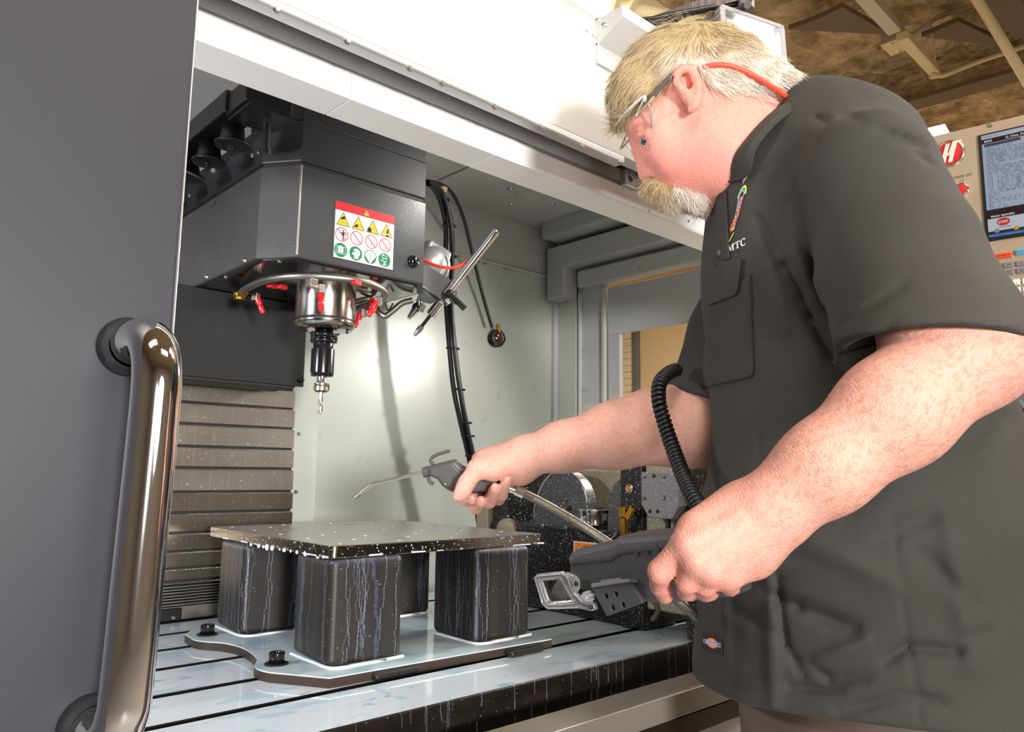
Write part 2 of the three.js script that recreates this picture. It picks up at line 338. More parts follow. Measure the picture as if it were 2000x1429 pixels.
// track sill under the door opening
{ const t = thing('door_sill', 'brushed stainless door sill in front of the machine table', 'sill', [0.8, 0.835, -0.71]);
  add(t, 'top_face', bx(-0.62, 1.84, 0.8, 0.835, -0.752, -0.692, 0.003), std('#8f897a', 0.4, 0.5));
  add(t, 'front_lip', bx(-0.62, 1.84, 0.772, 0.8, -0.702, -0.690, 0.002), std('#2c1e13', 0.4, 0.5)); }
// lower header beam: folded white sheet in sections
{ const t = thing('header_beam', 'white folded sheet-metal header across the top of the door opening', 'header', [0.9, 1.61, -0.8]);
  for (const [x0, x1] of [[-0.62, 0.457], [0.458, 0.698], [0.699, 0.93], [0.931, 2.0]]) {
    const g = slab([[0.86, 1.61], [0.8, 1.61], [0.797, 1.613], [0.797, 1.640], [0.80, 1.644], [0.83, 1.668], [0.86, 1.668]].map(([z, y]) => [z, y]), x1 - x0, 0.0008, [x1, 0, 0], [0, 0, -1], [0, 1, 0]);
    add(t, 'face_section', g, M.white);
  }
  add(t, 'back_track', bx(-0.62, 2.0, 1.668, 1.76, -0.842, -0.832, 0.002), M.white2);
  add(t, 'dark_rail', bx(-0.62, 2.0, 1.681, 1.76, -0.815, -0.80, 0.002), M.blackMatte);
  const [bxx, by, bz] = [0.9964,1.6538,-0.785];
  add(t, 'end_bracket', slab(roundRect(0.03, 0.03, 0.003), 0.012, 0.001, [bxx, by, bz], [1, 0, 0], [0, 1, 0], [circlePath(0, 0, 0.006)]), M.castAlu);
  for (const p of [[1.0617,1.6144,-0.796], [1.0953,1.6305,-0.796], [1.1831,1.6246,-0.796], [1.2089,1.6379,-0.796]]) screw(t, p, [0, 0, 1], M.screw, 0.5, 'rivet');
}
// upper white fascia
{ const t = thing('front_fascia', 'large glossy white upper front panel of the machine with screwed lower lip', 'panel', [0.9, 1.75, -0.745]);
  add(t, 'panel', bx(-0.62, 2.0, 1.658, 1.866, -0.77, -0.745, 0.004, 2), M.fascia);
  add(t, 'lower_lip', bx(-0.62, 0.93, 1.6477, 1.660, -0.765, -0.7435, 0.003, 2), M.castAlu);
  add(t, 'back_leg', bx(-0.62, 2.0, 1.855, 1.866, -0.848, -0.77, 0.003), M.whiteShade);
  for (const p of [[0.3304,1.6464,-0.743], [0.418,1.6459,-0.743], [0.5064,1.6466,-0.743], [0.5568,1.6458,-0.743], [0.6465,1.6459,-0.743], [0.7353,1.6458,-0.743], [0.8244,1.644,-0.743], [0.9147,1.6446,-0.743]]) screw(t, p, [0, 0, 1], M.screw, 1.05);
}
// sliding door at the left, with its chrome handle
{ const t = thing('machine_door', 'dark blue-grey sliding machine door with chrome grab handle', 'door', [0, 0.3, -0.675]);
  add(t, 'door_panel', bx(-1.1, 0.222, 0.25, 1.72, -0.70, -0.664, 0.004, 2), M.doorPaint);
  add(t, 'edge_strip', bx(0.219, 0.2255, 0.25, 1.72, -0.703, -0.672, 0.002), M.castAlu);
  const H = [[0.187, 1.248, -0.664], [0.188, 1.25, -0.632], [0.189, 1.243, -0.609], [0.19, 1.222, -0.598], [0.19, 1.18, -0.597], [0.188, 1.09, -0.597], [0.186, 1.0, -0.597], [0.185, 0.978, -0.60], [0.184, 0.964, -0.612], [0.183, 0.957, -0.634], [0.183, 0.957, -0.664]];
  const h = add(t, 'handle', tube(H, 0.0175, 140, 28, 0.5), M.chrome);
  for (const [y, x] of [[1.248, 0.187], [0.957, 0.183]]) add(h, 'handle_flange', lathe([[0.0175, 0.012], [0.022, 0.010], [0.024, 0.004], [0.024, 0]], [x, y, -0.664], [0, 0, 1]), M.darkPaintDeep);
}

{ const t = thing('work_lamp', 'small work lamp on the inner face of the header, hidden from the front', 'work light', [1.0, 1.77, -0.88]);
  add(t, 'lamp_body', bx(0.94, 1.06, 1.745, 1.795, -0.90, -0.872, 0.004), M.castAlu); add(t, 'lamp_lens', bx(0.95, 1.05, 1.75, 1.79, -0.906, -0.899, 0.002), glow);
  spot([1.0, 1.765, -0.93], [0.75, 1.56, -1.134], 0.28, 0.8, 2, 0xfffaf2, 0.6); }
// work lamp on the side wall inside the enclosure, with its own light in front of its lens
{ const t = thing('work_lamp', 'rectangular work lamp fixed under the duct on the right inside wall', 'work light', [1.80, 1.62, -0.95]);
  add(t, 'lamp_body', bx(1.775, 1.822, 1.57, 1.67, -1.03, -0.87, 0.006), M.castAlu);
  add(t, 'lamp_lens', bx(1.769, 1.776, 1.58, 1.66, -1.02, -0.88, 0.002), glow);
  spot([1.74, 1.62, -0.95], [0.75, 0.95, -1.2], 2.4, 1.3, 1.3, 0xfffaf2, 0.4); }
{ const t = thing('work_lamp', 'rectangular work lamp on the left inside wall, hidden by the door', 'work light', [-0.34, 1.45, -1.15]);
  add(t, 'lamp_body', bx(-0.349, -0.305, 1.40, 1.50, -1.23, -1.07, 0.006), M.castAlu);
  add(t, 'lamp_lens', bx(-0.306, -0.299, 1.41, 1.49, -1.22, -1.08, 0.002), glow);
  spot([-0.27, 1.45, -1.15], [0.5, 1.5, -1.4], 1.7, 1.45, 2.5, 0xfaf8ff, 0.4); }
// ================================================================ inside the machine
const speck = (base, n, col = '#dfe3ea') => canvasTex(1024, 1024, (k, w, h) => { k.fillStyle = base; k.fillRect(0, 0, w, h); drops(k, w, h, n, col, 0.7, 3.6, 1.3); }, [0.34, 0.34]);
const splashBlack = phy('#ffffff', 0.35, 0, { map: speck('#0b0b0d', 9000), clearcoat: 0.3 });
const splashTan = std('#ffffff', 0.4, 0.2, { map: speck('#a2987e', 6000, '#efece0') });
const splashGrey = std('#ffffff', 0.36, 0.3, { map: speck('#8c8b8f', 4500, '#e6e8ec') });
const splashDark = std('#ffffff', 0.3, 0.45, { map: speck('#5c5c5e', 7000, '#e4e6ea') });

// ---- spindle head
const AX = 0.684, AZ = -1.25;
const foot = (inset) => [[0.521 + inset, 1.60], [0.521 + inset, 1.193 + 0.0], [0.563 + inset * 0.4, 1.134 + inset], [0.819 - inset * 0.4, 1.134 + inset], [0.861 - inset, 1.193], [0.861 - inset, 1.60]];
const head = thing('spindle_head', 'dark grey spindle head housing with warning label and coolant ring', 'spindle head', [AX, 1.497, -1.37]);
{ // outline x against -z, extruded upwards
  const col = (y0, y1, inset, bev) => slab(foot(inset).map(([x, z]) => [x, z]), y1 - y0, bev, [0, y1, 0], [1, 0, 0], [0, 0, -1]);
  add(head, 'lower_cover', metric(col(1.497, 1.656, 0, 0.003)), M.darkPaint);
  add(head, 'upper_cover', metric(col(1.662, 1.735, 0.001, 0.003)), M.darkPaintDeep);
  add(head, 'upper_front_cover', metric(slab([[0.523, 1.25], [0.523, 1.193], [0.564, 1.1355], [0.818, 1.1355], [0.859, 1.193], [0.859, 1.25]], 0.222, 0.003, [0, 1.956, 0], [1, 0, 0], [0, 0, -1])), M.darkPaintDeep);
  add(head, 'motor_housing', lathe([[0.07, 1.73], [0.07, 1.90], [0.06, 1.93], [0, 1.93]], [0.70, 0, -1.36], [0, 1, 0], 32), M.blackMatte);
  add(head, 'gasket', col(1.655, 1.663, 0.004, 0), M.blackMatte);
  add(head, 'corner_weld', [rod([0.5635, 1.5, -1.1345], [0.5635, 1.655, -1.1345], 0.0022)], M.steelDull);
  add(head, 'under_plate', slab(foot(0.012).map(([x, z]) => [x, z]), 0.004, 0.001, [0, 1.4985, 0], [1, 0, 0], [0, 0, -1]), phy('#101012', 0.16, 0, { clearcoat: 1, clearcoatRoughness: 0.1, roughnessMap: smudge }));
  // domed screws along the left side and under the front
  for (const p of [[0.52,1.6463,-1.5654], [0.52,1.5037,-1.401], [0.52,1.5064,-1.5657], [0.52,1.6898,-1.5655], [0.52,1.6921,-1.521], [0.52,1.6877,-1.2309], [0.52,1.5019,-1.2353]]) screw(head, p, [-1, 0, 0], M.screw, 1.1);
  screw(head, [0.523,1.6887,-1.2133], [-1, 0, 0.4], M.screw, 1.1);
  for (const p of [[0.5317,1.496,-1.3418], [0.5302,1.496,-1.4821], [0.5527,1.496,-1.1726]]) screw(head, p, [0, -1, 0], M.screw, 1.0);
  // black round knob on the front
  const [kx, ky] = [0.7938,1.535,-1.134];
  add(head, 'knob', lathe([[0, 0.011], [0.006, 0.0105], [0.0105, 0.007], [0.012, 0.002], [0.012, 0]], [kx, ky, -1.134], [0, 0, 1]), phy('#060607', 0.12, 0, { clearcoat: 1 }));
  // warning label
  const lab = canvasTex(720, 600, drawWarning);
  add(head, 'warning_label', new THREE.BoxGeometry(0.122, 0.1015, 0.0008).translate(0.69, 1.5605, -1.1334), phy('#cfcfcf', 0.4, 0, { map: lab }));
}
function drawWarning(k, w, h) {
  k.fillStyle = '#111'; k.fillRect(0, 0, w, h); k.fillStyle = '#fafafa'; k.fillRect(5, 5, w - 10, h - 10);
  k.fillStyle = '#e8232c'; k.fillRect(6, 6, w - 12, 84); k.fillStyle = '#222'; k.fillRect(0, 90, w, 4);
  const tri = (x, y, s, fill = '#f4dc2c') => { k.fillStyle = '#1a1a1a'; k.beginPath(); k.moveTo(x, y - s); k.lineTo(x + s * 0.93, y + s * 0.72); k.lineTo(x - s * 0.93, y + s * 0.72); k.fill(); k.fillStyle = fill; k.beginPath(); k.moveTo(x, y - s * 0.86); k.lineTo(x + s * 0.82, y + s * 0.65); k.lineTo(x - s * 0.82, y + s * 0.65); k.fill(); };
  tri(370, 52, 42); k.fillStyle = '#222'; k.fillRect(366, 32, 8, 30); k.fillRect(366, 66, 8, 8);
  const X = [100, 275, 450, 622], bl = (f) => { k.fillStyle = '#151515'; f(); };
  X.forEach((x) => tri(x, 190, 84));
  const dots = (x, y, n, s) => { k.fillStyle = '#6b6420'; for (let i = 0; i < n; i++) k.fillRect(x + rr(-s, s), y + rr(-s * 0.5, s * 0.5), 5, 3); };
  bl(() => { k.beginPath(); k.ellipse(96, 168, 30, 12, -0.6, 0, 7); k.fill(); k.fillRect(108, 150, 10, 34); k.fillRect(84, 172, 26, 8); }); dots(100, 220, 26, 40);
  bl(() => { k.beginPath(); k.ellipse(250, 214, 28, 11, -0.7, 0, 7); k.fill(); k.fillRect(262, 196, 9, 36); k.fillRect(240, 222, 24, 8); }); dots(296, 205, 24, 30);
  bl(() => { k.beginPath(); k.arc(410, 220, 25, 0, 7); k.fill(); k.fillRect(396, 226, 34, 18); }); dots(466, 200, 30, 36);
  bl(() => { k.beginPath(); k.arc(634, 176, 12, 0, 7); k.fill(); k.fillRect(622, 186, 24, 40); k.beginPath(); k.moveTo(612, 244); k.lineTo(634, 200); k.lineTo(656, 244); k.fill(); }); k.fillStyle = '#fff'; k.beginPath(); k.arc(634, 222, 9, 0, 7); k.arc(596, 226, 8, 0, 7); k.fill(); dots(600, 205, 10, 20);
  X.forEach((x, i) => {
    const y = 345; k.strokeStyle = '#dd1f2d'; k.lineWidth = 8; k.beginPath(); k.arc(x - 12, y, 70, 0, 7); k.stroke();
    k.strokeStyle = '#c9c9cc'; k.lineWidth = 4; k.strokeRect(x - 46, y - 14, 34, 42); k.beginPath(); k.moveTo(x - 40, y + 40); k.lineTo(x + 26, y + 44); k.stroke();
    if (i === 0) bl(() => { k.beginPath(); k.arc(x + 6, y - 42, 9, 0, 7); k.fill(); k.fillRect(x - 6, y - 30, 24, 42); k.fillRect(x - 30, y - 22, 30, 9); k.fillRect(x, y + 8, 11, 52); k.fillRect(x + 18, y - 26, 20, 8); k.fillRect(x + 30, y - 20, 8, 28); });
    if (i > 1) { k.fillStyle = '#dd1f2d'; k.fillRect(x - 10, y - 4 + 14 * i - 28, 6, 34); k.fillRect(x + 20, y - 34, 5, 26); }
    k.strokeStyle = '#dd1f2d'; k.lineWidth = 9; k.beginPath(); k.moveTo(x - 60, y - 50); k.lineTo(x + 38, y + 50); k.stroke();
  });
  X.forEach((x, i) => {
    const y = 508; x -= 16; k.fillStyle = '#12925a'; k.beginPath(); k.arc(x, y, 74, 0, 7); k.fill(); k.fillStyle = '#fff'; k.strokeStyle = '#fff'; k.lineWidth = 5;
    if (i === 0) { k.strokeRect(x - 52, y - 36, 104, 74); k.fillRect(x - 32, y - 30, 64, 58); k.fillRect(x - 14, y - 46, 28, 16); k.fillStyle = '#12925a'; for (let j = 0; j < 3; j++) k.fillRect(x - 4, y - 16 + j * 14, 10, 7); }
    if (i === 1) { k.beginPath(); k.arc(x + 8, y - 8, 44, 0, 7); k.fill(); k.fillRect(x - 18, y + 10, 52, 46); k.fillRect(x - 44, y + 4, 20, 12); k.fillStyle = '#12925a'; k.beginPath(); k.arc(x - 24, y - 18, 11, 0, 7); k.fill(); k.fillRect(x - 24, y - 22, 60, 4); }
    if (i === 2) { k.beginPath(); k.arc(x, y, 66, Math.PI, 0); k.fill(); for (let j = 0; j < 5; j++) k.fillRect(x - 54 + j * 9, y + j * 11, 108 - j * 18, 12); k.fillRect(x - 8, y + 50, 16, 22); k.fillStyle = '#12925a'; k.fillRect(x - 3, y - 40, 6, 66); k.fillRect(x + 2, y - 56, 14, 5); }
    if (i === 3) { k.strokeRect(x - 28, y - 48, 60, 26); k.strokeRect(x - 16, y - 18, 36, 34); k.fillRect(x - 48, y + 4, 24, 10); k.fillRect(x - 6, y + 20, 14, 40); k.beginPath(); k.ellipse(x - 14, y - 52, 18, 7, 0.4, 0, 7); k.fill(); k.beginPath(); k.ellipse(x + 2, y + 50, 28, 9, -0.4, 0, 7); k.stroke(); }
  });
}
{ // spindle nose
  const n = add(head, 'spindle_nose', lathe([[0.075, 1.497], [0.075, 1.490], [0.054, 1.488], [0.0545, 1.424], [0.053, 1.4235], [0.053, 1.4225], [0.0545, 1.422], [0.0545, 1.416], [0.050, 1.408], [0.032, 1.406], [0, 1.406]], [AX, 0, AZ], [0, 1, 0], 72), M.steel);
  add(n, 'nose_groove', lathe([[0.0548, 1.4245], [0.0551, 1.4235], [0.0548, 1.4225]], [AX, 0, AZ], [0, 1, 0], 64), M.blackMatte);
  for (let i = 0; i < 10; i++) { const a = i / 10 * 6.283 + 0.2; screw(n, [AX + 0.043 * Math.cos(a), 1.4068, AZ + 0.043 * Math.sin(a)], [0, -1, 0], M.darkScrew, 0.7, 'nose_bolt'); }
  // coolant ring with its valves and red nozzles
  const R = [[0.566, 1.474, -1.352], [0.558, 1.474, -1.30], [0.556, 1.474, -1.24], [0.566, 1.474, -1.195], [0.588, 1.474, -1.158], [0.625, 1.474, -1.132], [0.668, 1.474, -1.118], [0.71, 1.474, -1.126], [0.748, 1.474, -1.155], [0.776, 1.474, -1.20], [0.79, 1.474, -1.25], [0.785, 1.472, -1.30], [0.80, 1.468, -1.33]];
  const ring = add(head, 'coolant_ring', tube(R, 0.0065, 120, 14), M.steelDull);
  add(ring, 'ring_elbow', [ball([0.567, 1.472, -1.36], 0.0115), rod([0.567, 1.472, -1.36], [0.567, 1.462, -1.36], 0.010, 0.010, 6), rod([0.567, 1.474, -1.352], [0.567, 1.474, -1.342], 0.0095, 0.0095, 6)], M.brass);
  const nozzle = (p, tip, ang) => {
    const P = V(...p), d = V(...tip).sub(P), L = d.length(), q = new THREE.Quaternion().setFromUnitVectors(UPV, d.clone().normalize());
    add(ring, 'valve_block', bx(-0.0062, 0.0062, -0.013, 0.002, -0.0062, 0.0062, 0.0015).rotateY(ang).translate(...p), M.nickel);
    const g = new THREE.LatheGeometry([[0.0058, 0.008], [0.0058, 0.02], [0.0042, 0.022], [0.0042, L - 0.016], [0.0052, L - 0.013], [0.0048, L - 0.003], [0.0028, L], [0, L]].map(([r, y]) => new THREE.Vector2(r, y)), 14).applyQuaternion(q).translate(...p);
    add(ring, 'red_nozzle', g, M.red);
  };
  nozzle([0.5889,1.4731,-1.3392], [0.6003,1.4366,-1.3288], 0.5);
  nozzle([0.5987,1.4512,-1.1145], [0.6084,1.4117,-1.1268], 0.3);
  nozzle([0.7486,1.4651,-1.1727], [0.7297,1.4284,-1.1765], 0.9);
  nozzle([0.7549,1.4529,-1.2379], [0.7366,1.4172,-1.2342], 0.2);
  add(ring, 'valve_block', bx(-0.008, 0.008, -0.007, 0.007, -0.007, 0.007, 0.0015).rotateY(0.2).translate(0.5854,1.454,-1.1193), M.nickel);
  for (const p of [[0.5723,1.4682,-1.2386], [0.5856,1.4666,-1.2267], [0.6592,1.4655,-1.104], [0.7752,1.4601,-1.2453]]) add(ring, 'red_plug', bx(-0.008, 0.008, -0.004, 0.004, -0.005, 0.005, 0.001).rotateY(0.3).translate(...p), M.red);
  add(head, 'amber_fitting', lathe([[0, -0.014], [0.006, -0.014], [0.0065, 0], [0, 0]], [0.7066,1.497,-1.4807]), M.amber);
  // supply pipe to the right
  add(head, 'supply_pipe', tube([[0.766,1.479,-1.2914], [0.8019,1.4889,-1.2839], [0.805,1.4597,-1.2591], [0.8146,1.4529,-1.2516], [0.8252,1.464,-1.2396], [0.8363,1.4782,-1.2267], [0.8511,1.4844,-1.2118]], 0.0058, 60, 12), M.steelDull);
  add(head, 'hose_clip', tube([[0.8221,1.4882,-1.2653], [0.8287,1.4681,-1.2631], [0.8347,1.4824,-1.2548]], 0.002, 20, 8), M.rubber);
  add(head, 'red_hose', new THREE.TorusGeometry(0.012, 0.004, 10, 24).rotateY(0.6).translate(0.7894,1.4713,-1.2576), M.orange);
}
// ---- tool holder with cutter, gripped in the spindle
{ const t = thing('tool_holder', 'black collet tool holder with steel nut and thin cutter in the spindle', 'tool holder', [AX - 0.001, 1.252, AZ]);
  const c = [AX - 0.001, 0, AZ];
  add(t, 'flange', lathe([[0, 1.406], [0.0165, 1.406], [0.0165, 1.400], [0.0235, 1.399], [0.0235, 1.394], [0.019, 1.3925], [0.019, 1.3895], [0.0235, 1.388], [0.0235, 1.383], [0.018, 1.381], [0, 1.381]], c, [0, 1, 0], 48), M.oxide);
  for (const s of [-1, 1]) add(t, 'drive_key', bx(AX + s * 0.021 - 0.004, AX + s * 0.021 + 0.004, 1.384, 1.402, AZ - 0.005, AZ + 0.005, 0.001), M.blackMatte);
  add(t, 'body', lathe([[0.018, 1.382], [0.0178, 1.372], [0.021, 1.370], [0.021, 1.327], [0.0195, 1.321], [0.010, 1.320], [0, 1.320]], c, [0, 1, 0], 48), M.oxide);
  add(t, 'collar', lathe([[0.0085, 1.3205], [0.0085, 1.309], [0.0115, 1.3085], [0.0115, 1.306]], c, [0, 1, 0], 32), M.nickel);
  add(t, 'collet_nut', [rod([AX - 0.001, 1.306, AZ], [AX - 0.001, 1.2945, AZ], 0.0142, 0.0142, 6), lathe([[0.0145, 1.3075], [0.0145, 1.3025], [0.0125, 1.3015]], c), lathe([[0.0125, 1.296], [0.010, 1.292], [0, 1.292]], c)], std('#a79f92', 0.32, 1));
  const cut = []; // fluted cutter: four lobes turned along the axis
  { const n = 40, m = 24, pos = [], idx = []; for (let i = 0; i <= n; i++) { const y = 1.293 - 0.041 * i / n, fl = i > 14 ? 1 : 0; for (let j = 0; j <= m; j++) { const a = j / m * 6.283, r = fl ? 0.0042 * (0.75 + 0.25 * Math.cos(3 * (a + i * 0.12))) : 0.0042; pos.push(AX - 0.001 + r * Math.cos(a), y, AZ + r * Math.sin(a)); } }
    for (let i = 0; i < n; i++) for (let j = 0; j < m; j++) { const q = i * (m + 1) + j; idx.push(q, q + 1, q + m + 1, q + 1, q + m + 2, q + m + 1); }
    const g = new THREE.BufferGeometry(); g.setAttribute('position', new THREE.Float32BufferAttribute(pos, 3)); g.setAttribute('uv', new THREE.Float32BufferAttribute(new Float32Array(pos.length / 3 * 2), 2)); g.setIndex(idx); g.computeVertexNormals(); add(t, 'cutter', g, M.nickel); }
}
// ---- column cover below the head and the tool changer at its left
{ const t = thing('column_cover', 'black sheet-metal column cover hanging below the spindle head', 'machine cover', [0.45, 1.32, -1.5]);
  add(t, 'front_sheet', bx(-0.05, 0.752, 1.322, 1.494, -1.455, -1.45, 0.002), M.blackPaint);
  add(t, 'body', bx(-0.05, 0.75, 1.328, 1.494, -1.59, -1.456, 0.002), M.blackPaint);
  add(t, 'bottom_lip', bx(-0.05, 0.735, 1.318, 1.326, -1.553, -1.455, 0.002), std('#2a2623', 0.6));
  screw(t, [0.7468,1.3361,-1.449], [0, 0, 1], M.darkScrew, 1.2); }
{ const t = thing('tool_changer', 'black tool changer arm with tool cups left of the spindle head', 'tool changer', [0.46, 1.66, -1.3]);
  add(t, 'arm_beam', bx(0.425, 0.475, 1.715, 1.752, -1.62, -1.12, 0.003), M.black);
  add(t, 'end_block', bx(0.43, 0.505, 1.712, 1.748, -1.13, -1.055, 0.003), M.black);
  add(t, 'end_plate', slab([[0.435, 1.05], [0.515, 1.06], [0.515, 1.10], [0.49, 1.13], [0.435, 1.13]], 0.006, 0.001, [0, 1.712, 0], [1, 0, 0], [0, 0, -1]), M.black);
  for (let i = 0; i < 5; i++) { const z = -1.15 - i * 0.095;
    const cup = add(t, 'tool_cup', lathe([[0, 0], [0.026, 0], [0.027, 0.004], [0.020, 0.008], [0.016, 0.036], [0, 0.036]], [0.452, 1.676, z]), M.black);
    add(cup, 'cup_pin', rod([0.45, 1.668, z], [0.45, 1.716, z], 0.003), M.darkScrew); }
  add(t, 'end_bolt', [rod([0.478, 1.655, -1.085], [0.478, 1.70, -1.085], 0.006), rod([0.478, 1.65, -1.085], [0.478, 1.658, -1.085], 0.009, 0.009, 6)], M.darkScrew);
  for (const p of [[0.455,1.6866,-1.2791], [0.455,1.6597,-1.2302], [0.455,1.6451,-1.3693]]) screw(t, p, [-0.4, 0, 1], M.screw, 1.2);
  add(t, 'drive_drum', lathe([[0, 0], [0.05, 0], [0.055, 0.01], [0.055, 0.10], [0.05, 0.11], [0, 0.11]], [0.40, 1.64, -1.62]), M.black);
  add(t, 'drum_disc', lathe([[0, 0], [0.03, 0], [0.03, 0.004], [0, 0.004]], [0.45,1.6837,-1.3358], [0.2, 1, 0.4]), M.steelDull);
  t.position.add(V(0.0, -0.018, 0)); }
// ---- way cover: telescoping steel slats
{ const t = thing('way_cover', 'wet brushed steel way cover of horizontal telescoping slats behind the table', 'way cover', [0.45, 0.862, -1.56]);
  const tex = canvasTex(1024, 512, (k, w, h) => { const g = k.createImageData(w, h); for (let i = 0; i < w * h; i++) { const v = 166 + 12 * fbm((i % w) * 0.413, Math.floor(i / w) * 0.013, 3.3, 2) + 12 * noise((i % w) * 0.0113, Math.floor(i / w) * 0.017, 7.4); g.data.set([v, v * 0.965, v * 0.9, 255], 4 * i); } k.putImageData(g, 0, 0); drops(k, w, h, 2600, '#f4efe0', 0.6, 2.2); streaks(k, w, h, 40, '#b9b2a2', 2, false); }, [0.95, 0.475]);
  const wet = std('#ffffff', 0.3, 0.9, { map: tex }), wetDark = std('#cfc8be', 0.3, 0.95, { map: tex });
  const Y = [1.324, 1.279, 1.2355, 1.190, 1.147, 1.099, 1.058, 1.019, 0.984, 0.952, 0.928];
  for (let i = 0; i < Y.length - 1; i++) {
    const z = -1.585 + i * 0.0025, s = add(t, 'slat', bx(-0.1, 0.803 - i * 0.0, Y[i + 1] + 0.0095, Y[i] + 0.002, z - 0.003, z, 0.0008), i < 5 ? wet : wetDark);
    add(s, 'slat_lip', bx(-0.1, 0.801, Y[i + 1] + 0.0015, Y[i + 1] + 0.0046, z - 0.006, z + 0.0034, 0.001), M.nickel);
    add(s, 'wiper', bx(-0.1, 0.80, Y[i + 1] + 0.004, Y[i + 1] + 0.0105, z - 0.008, z - 0.0025, 0.0008), M.rubber);
  }
  for (let i = 0; i < 7; i++) add(t, 'bottom_rib', bx(-0.1, 0.80, 0.890 + i * 0.0055, 0.8925 + i * 0.0055, -1.562, -1.5545 - i * 0.0006, 0.0008), M.steelDull);
  add(t, 'backing', bx(-0.1, 0.80, 0.862, 1.33, -1.60, -1.592, 0.001), M.blackMatte);
  add(t, 'bottom_bar', bx(-0.1, 0.80, 0.862, 0.888, -1.575, -1.556, 0.002), std('#6e6a60', 0.5, 0.7));
  const pl = add(t, 'wiper_plate', bx(0.42, 0.572, 0.863, 0.886, -1.556, -1.548, 0.002), M.black);
  for (const p of [[0.5254,0.8709,-1.547], [0.5554,0.8694,-1.547]]) screw(pl, p, [0, 0, 1], M.screw, 1.1);
}
// ---- machine table with T-slots, wet with milky coolant
{ const t = thing('machine_table', 'T-slotted machine table flooded with milky blue coolant', 'machine table', [0.8, 0.78, -1.18]);
  const slots = [-0.944, -1.0665, -1.205, -1.3275, -1.447], W = 0.008, outline = [];
  // profile in -z against y
  const pr = [[0.81, 0.78], [0.81, 0.858], [0.812, 0.86]];
  for (const s of slots) { const z = -s; pr.push([z - W, 0.86], [z - W, 0.842], [z - 0.014, 0.842], [z - 0.014, 0.83], [z + 0.014, 0.83], [z + 0.014, 0.842], [z + W, 0.842], [z + W, 0.86]); }
  pr.push([1.545, 0.86], [1.545, 0.78]);
  const milk = canvasTex(1024, 1024, (k, w, h) => {
    const g = k.createImageData(w, h);
    for (let j = 0; j < h; j++) for (let i = 0; i < w; i++) {
      const a = fbm(i * 0.006, j * 0.011, 2, 5), b = fbm(i * 0.02, j * 0.05, 9, 3), q = sst(0.10, 0.22, a + 0.25 * b), e = sst(0.30, 0.36, -a + 0.2 * b);
      g.data.set([lerp(lerp(222, 194, q), 176, e), lerp(lerp(236, 222, q), 204, e), lerp(lerp(246, 236, q), 218, e), 255], 4 * (j * w + i));
    }
    k.putImageData(g, 0, 0);
    drops(k, w, h, 120, '#e9f2f6', 1, 5);
  }, [0.6, 0.6]);
  const rough = dataTex(256, (u, v) => 0.35 + 0.5 * Math.max(0, per(u, v, 9, 3, 4)), [0.6, 0.6]);
  const g = metric(slab(pr, 2.1, 0.0, [1.62, 0, 0], [0, 0, -1], [0, 1, 0]));
  const front = phy('#ffffff', 0.3, 0.2, { map: canvasTex(2048, 256, (k, w, h) => { k.fillStyle = '#17130f'; k.fillRect(0, 0, w, h); for (let i = 0; i < 60; i++) { k.globalAlpha = 0.06; k.fillStyle = '#6a5b50'; k.fillRect(rnd() * w, rnd() * h, rr(60, 300), rr(10, 60)); } k.globalAlpha = 1; drops(k, w, h, 1500, '#a9b1c2', 0.5, 1.7); streaks(k, w, h, 44, '#98a3bb', 2.2, true); }, [1.1, 0.1375]), clearcoat: 0.5, clearcoatRoughness: 0.2 });
  // three looks: milky top, dark slot walls, splashed front face
  const p = g.attributes.position, nn = g.attributes.normal, parts = [[], [], []];
  for (let i = 0; i < p.count; i += 3) { const ny = nn.getY(i), nz = nn.getZ(i), top = ny > 0.7 && p.getY(i) > 0.8595 && p.getY(i + 1) > 0.8595, fr = nz > 0.6 && p.getZ(i) > -0.8125; parts[top ? 0 : fr ? 2 : 1].push(i); }
  const pick = (list) => { const q = new THREE.BufferGeometry(); for (const [k, s] of [['position', 3], ['normal', 3], ['uv', 2]]) { const a = g.attributes[k].array, o = new Float32Array(list.length * 3 * s); list.forEach((i, n) => o.set(a.subarray(i * s, (i + 3) * s), n * 3 * s)); q.setAttribute(k, new THREE.BufferAttribute(o, s)); } return q; };
  add(t, 'table_body', pick(parts[1]), std('#2b2620', 0.45, 0.6));
  add(t, 'wet_top', pick(parts[0]), phy('#ffffff', 0.22, 0, { map: milk, roughnessMap: rough, clearcoat: 1, clearcoatRoughness: 0.05 }), 'tabletop lands covered with pale milky coolant');
  add(t, 'front_face', pick(parts[2]), front, 'dark front face with coolant runs');
  add(t, 'saddle', bx(0.1, 1.5, 0.5, 0.78, -1.5, -0.86, 0.01), M.blackMatte);
}
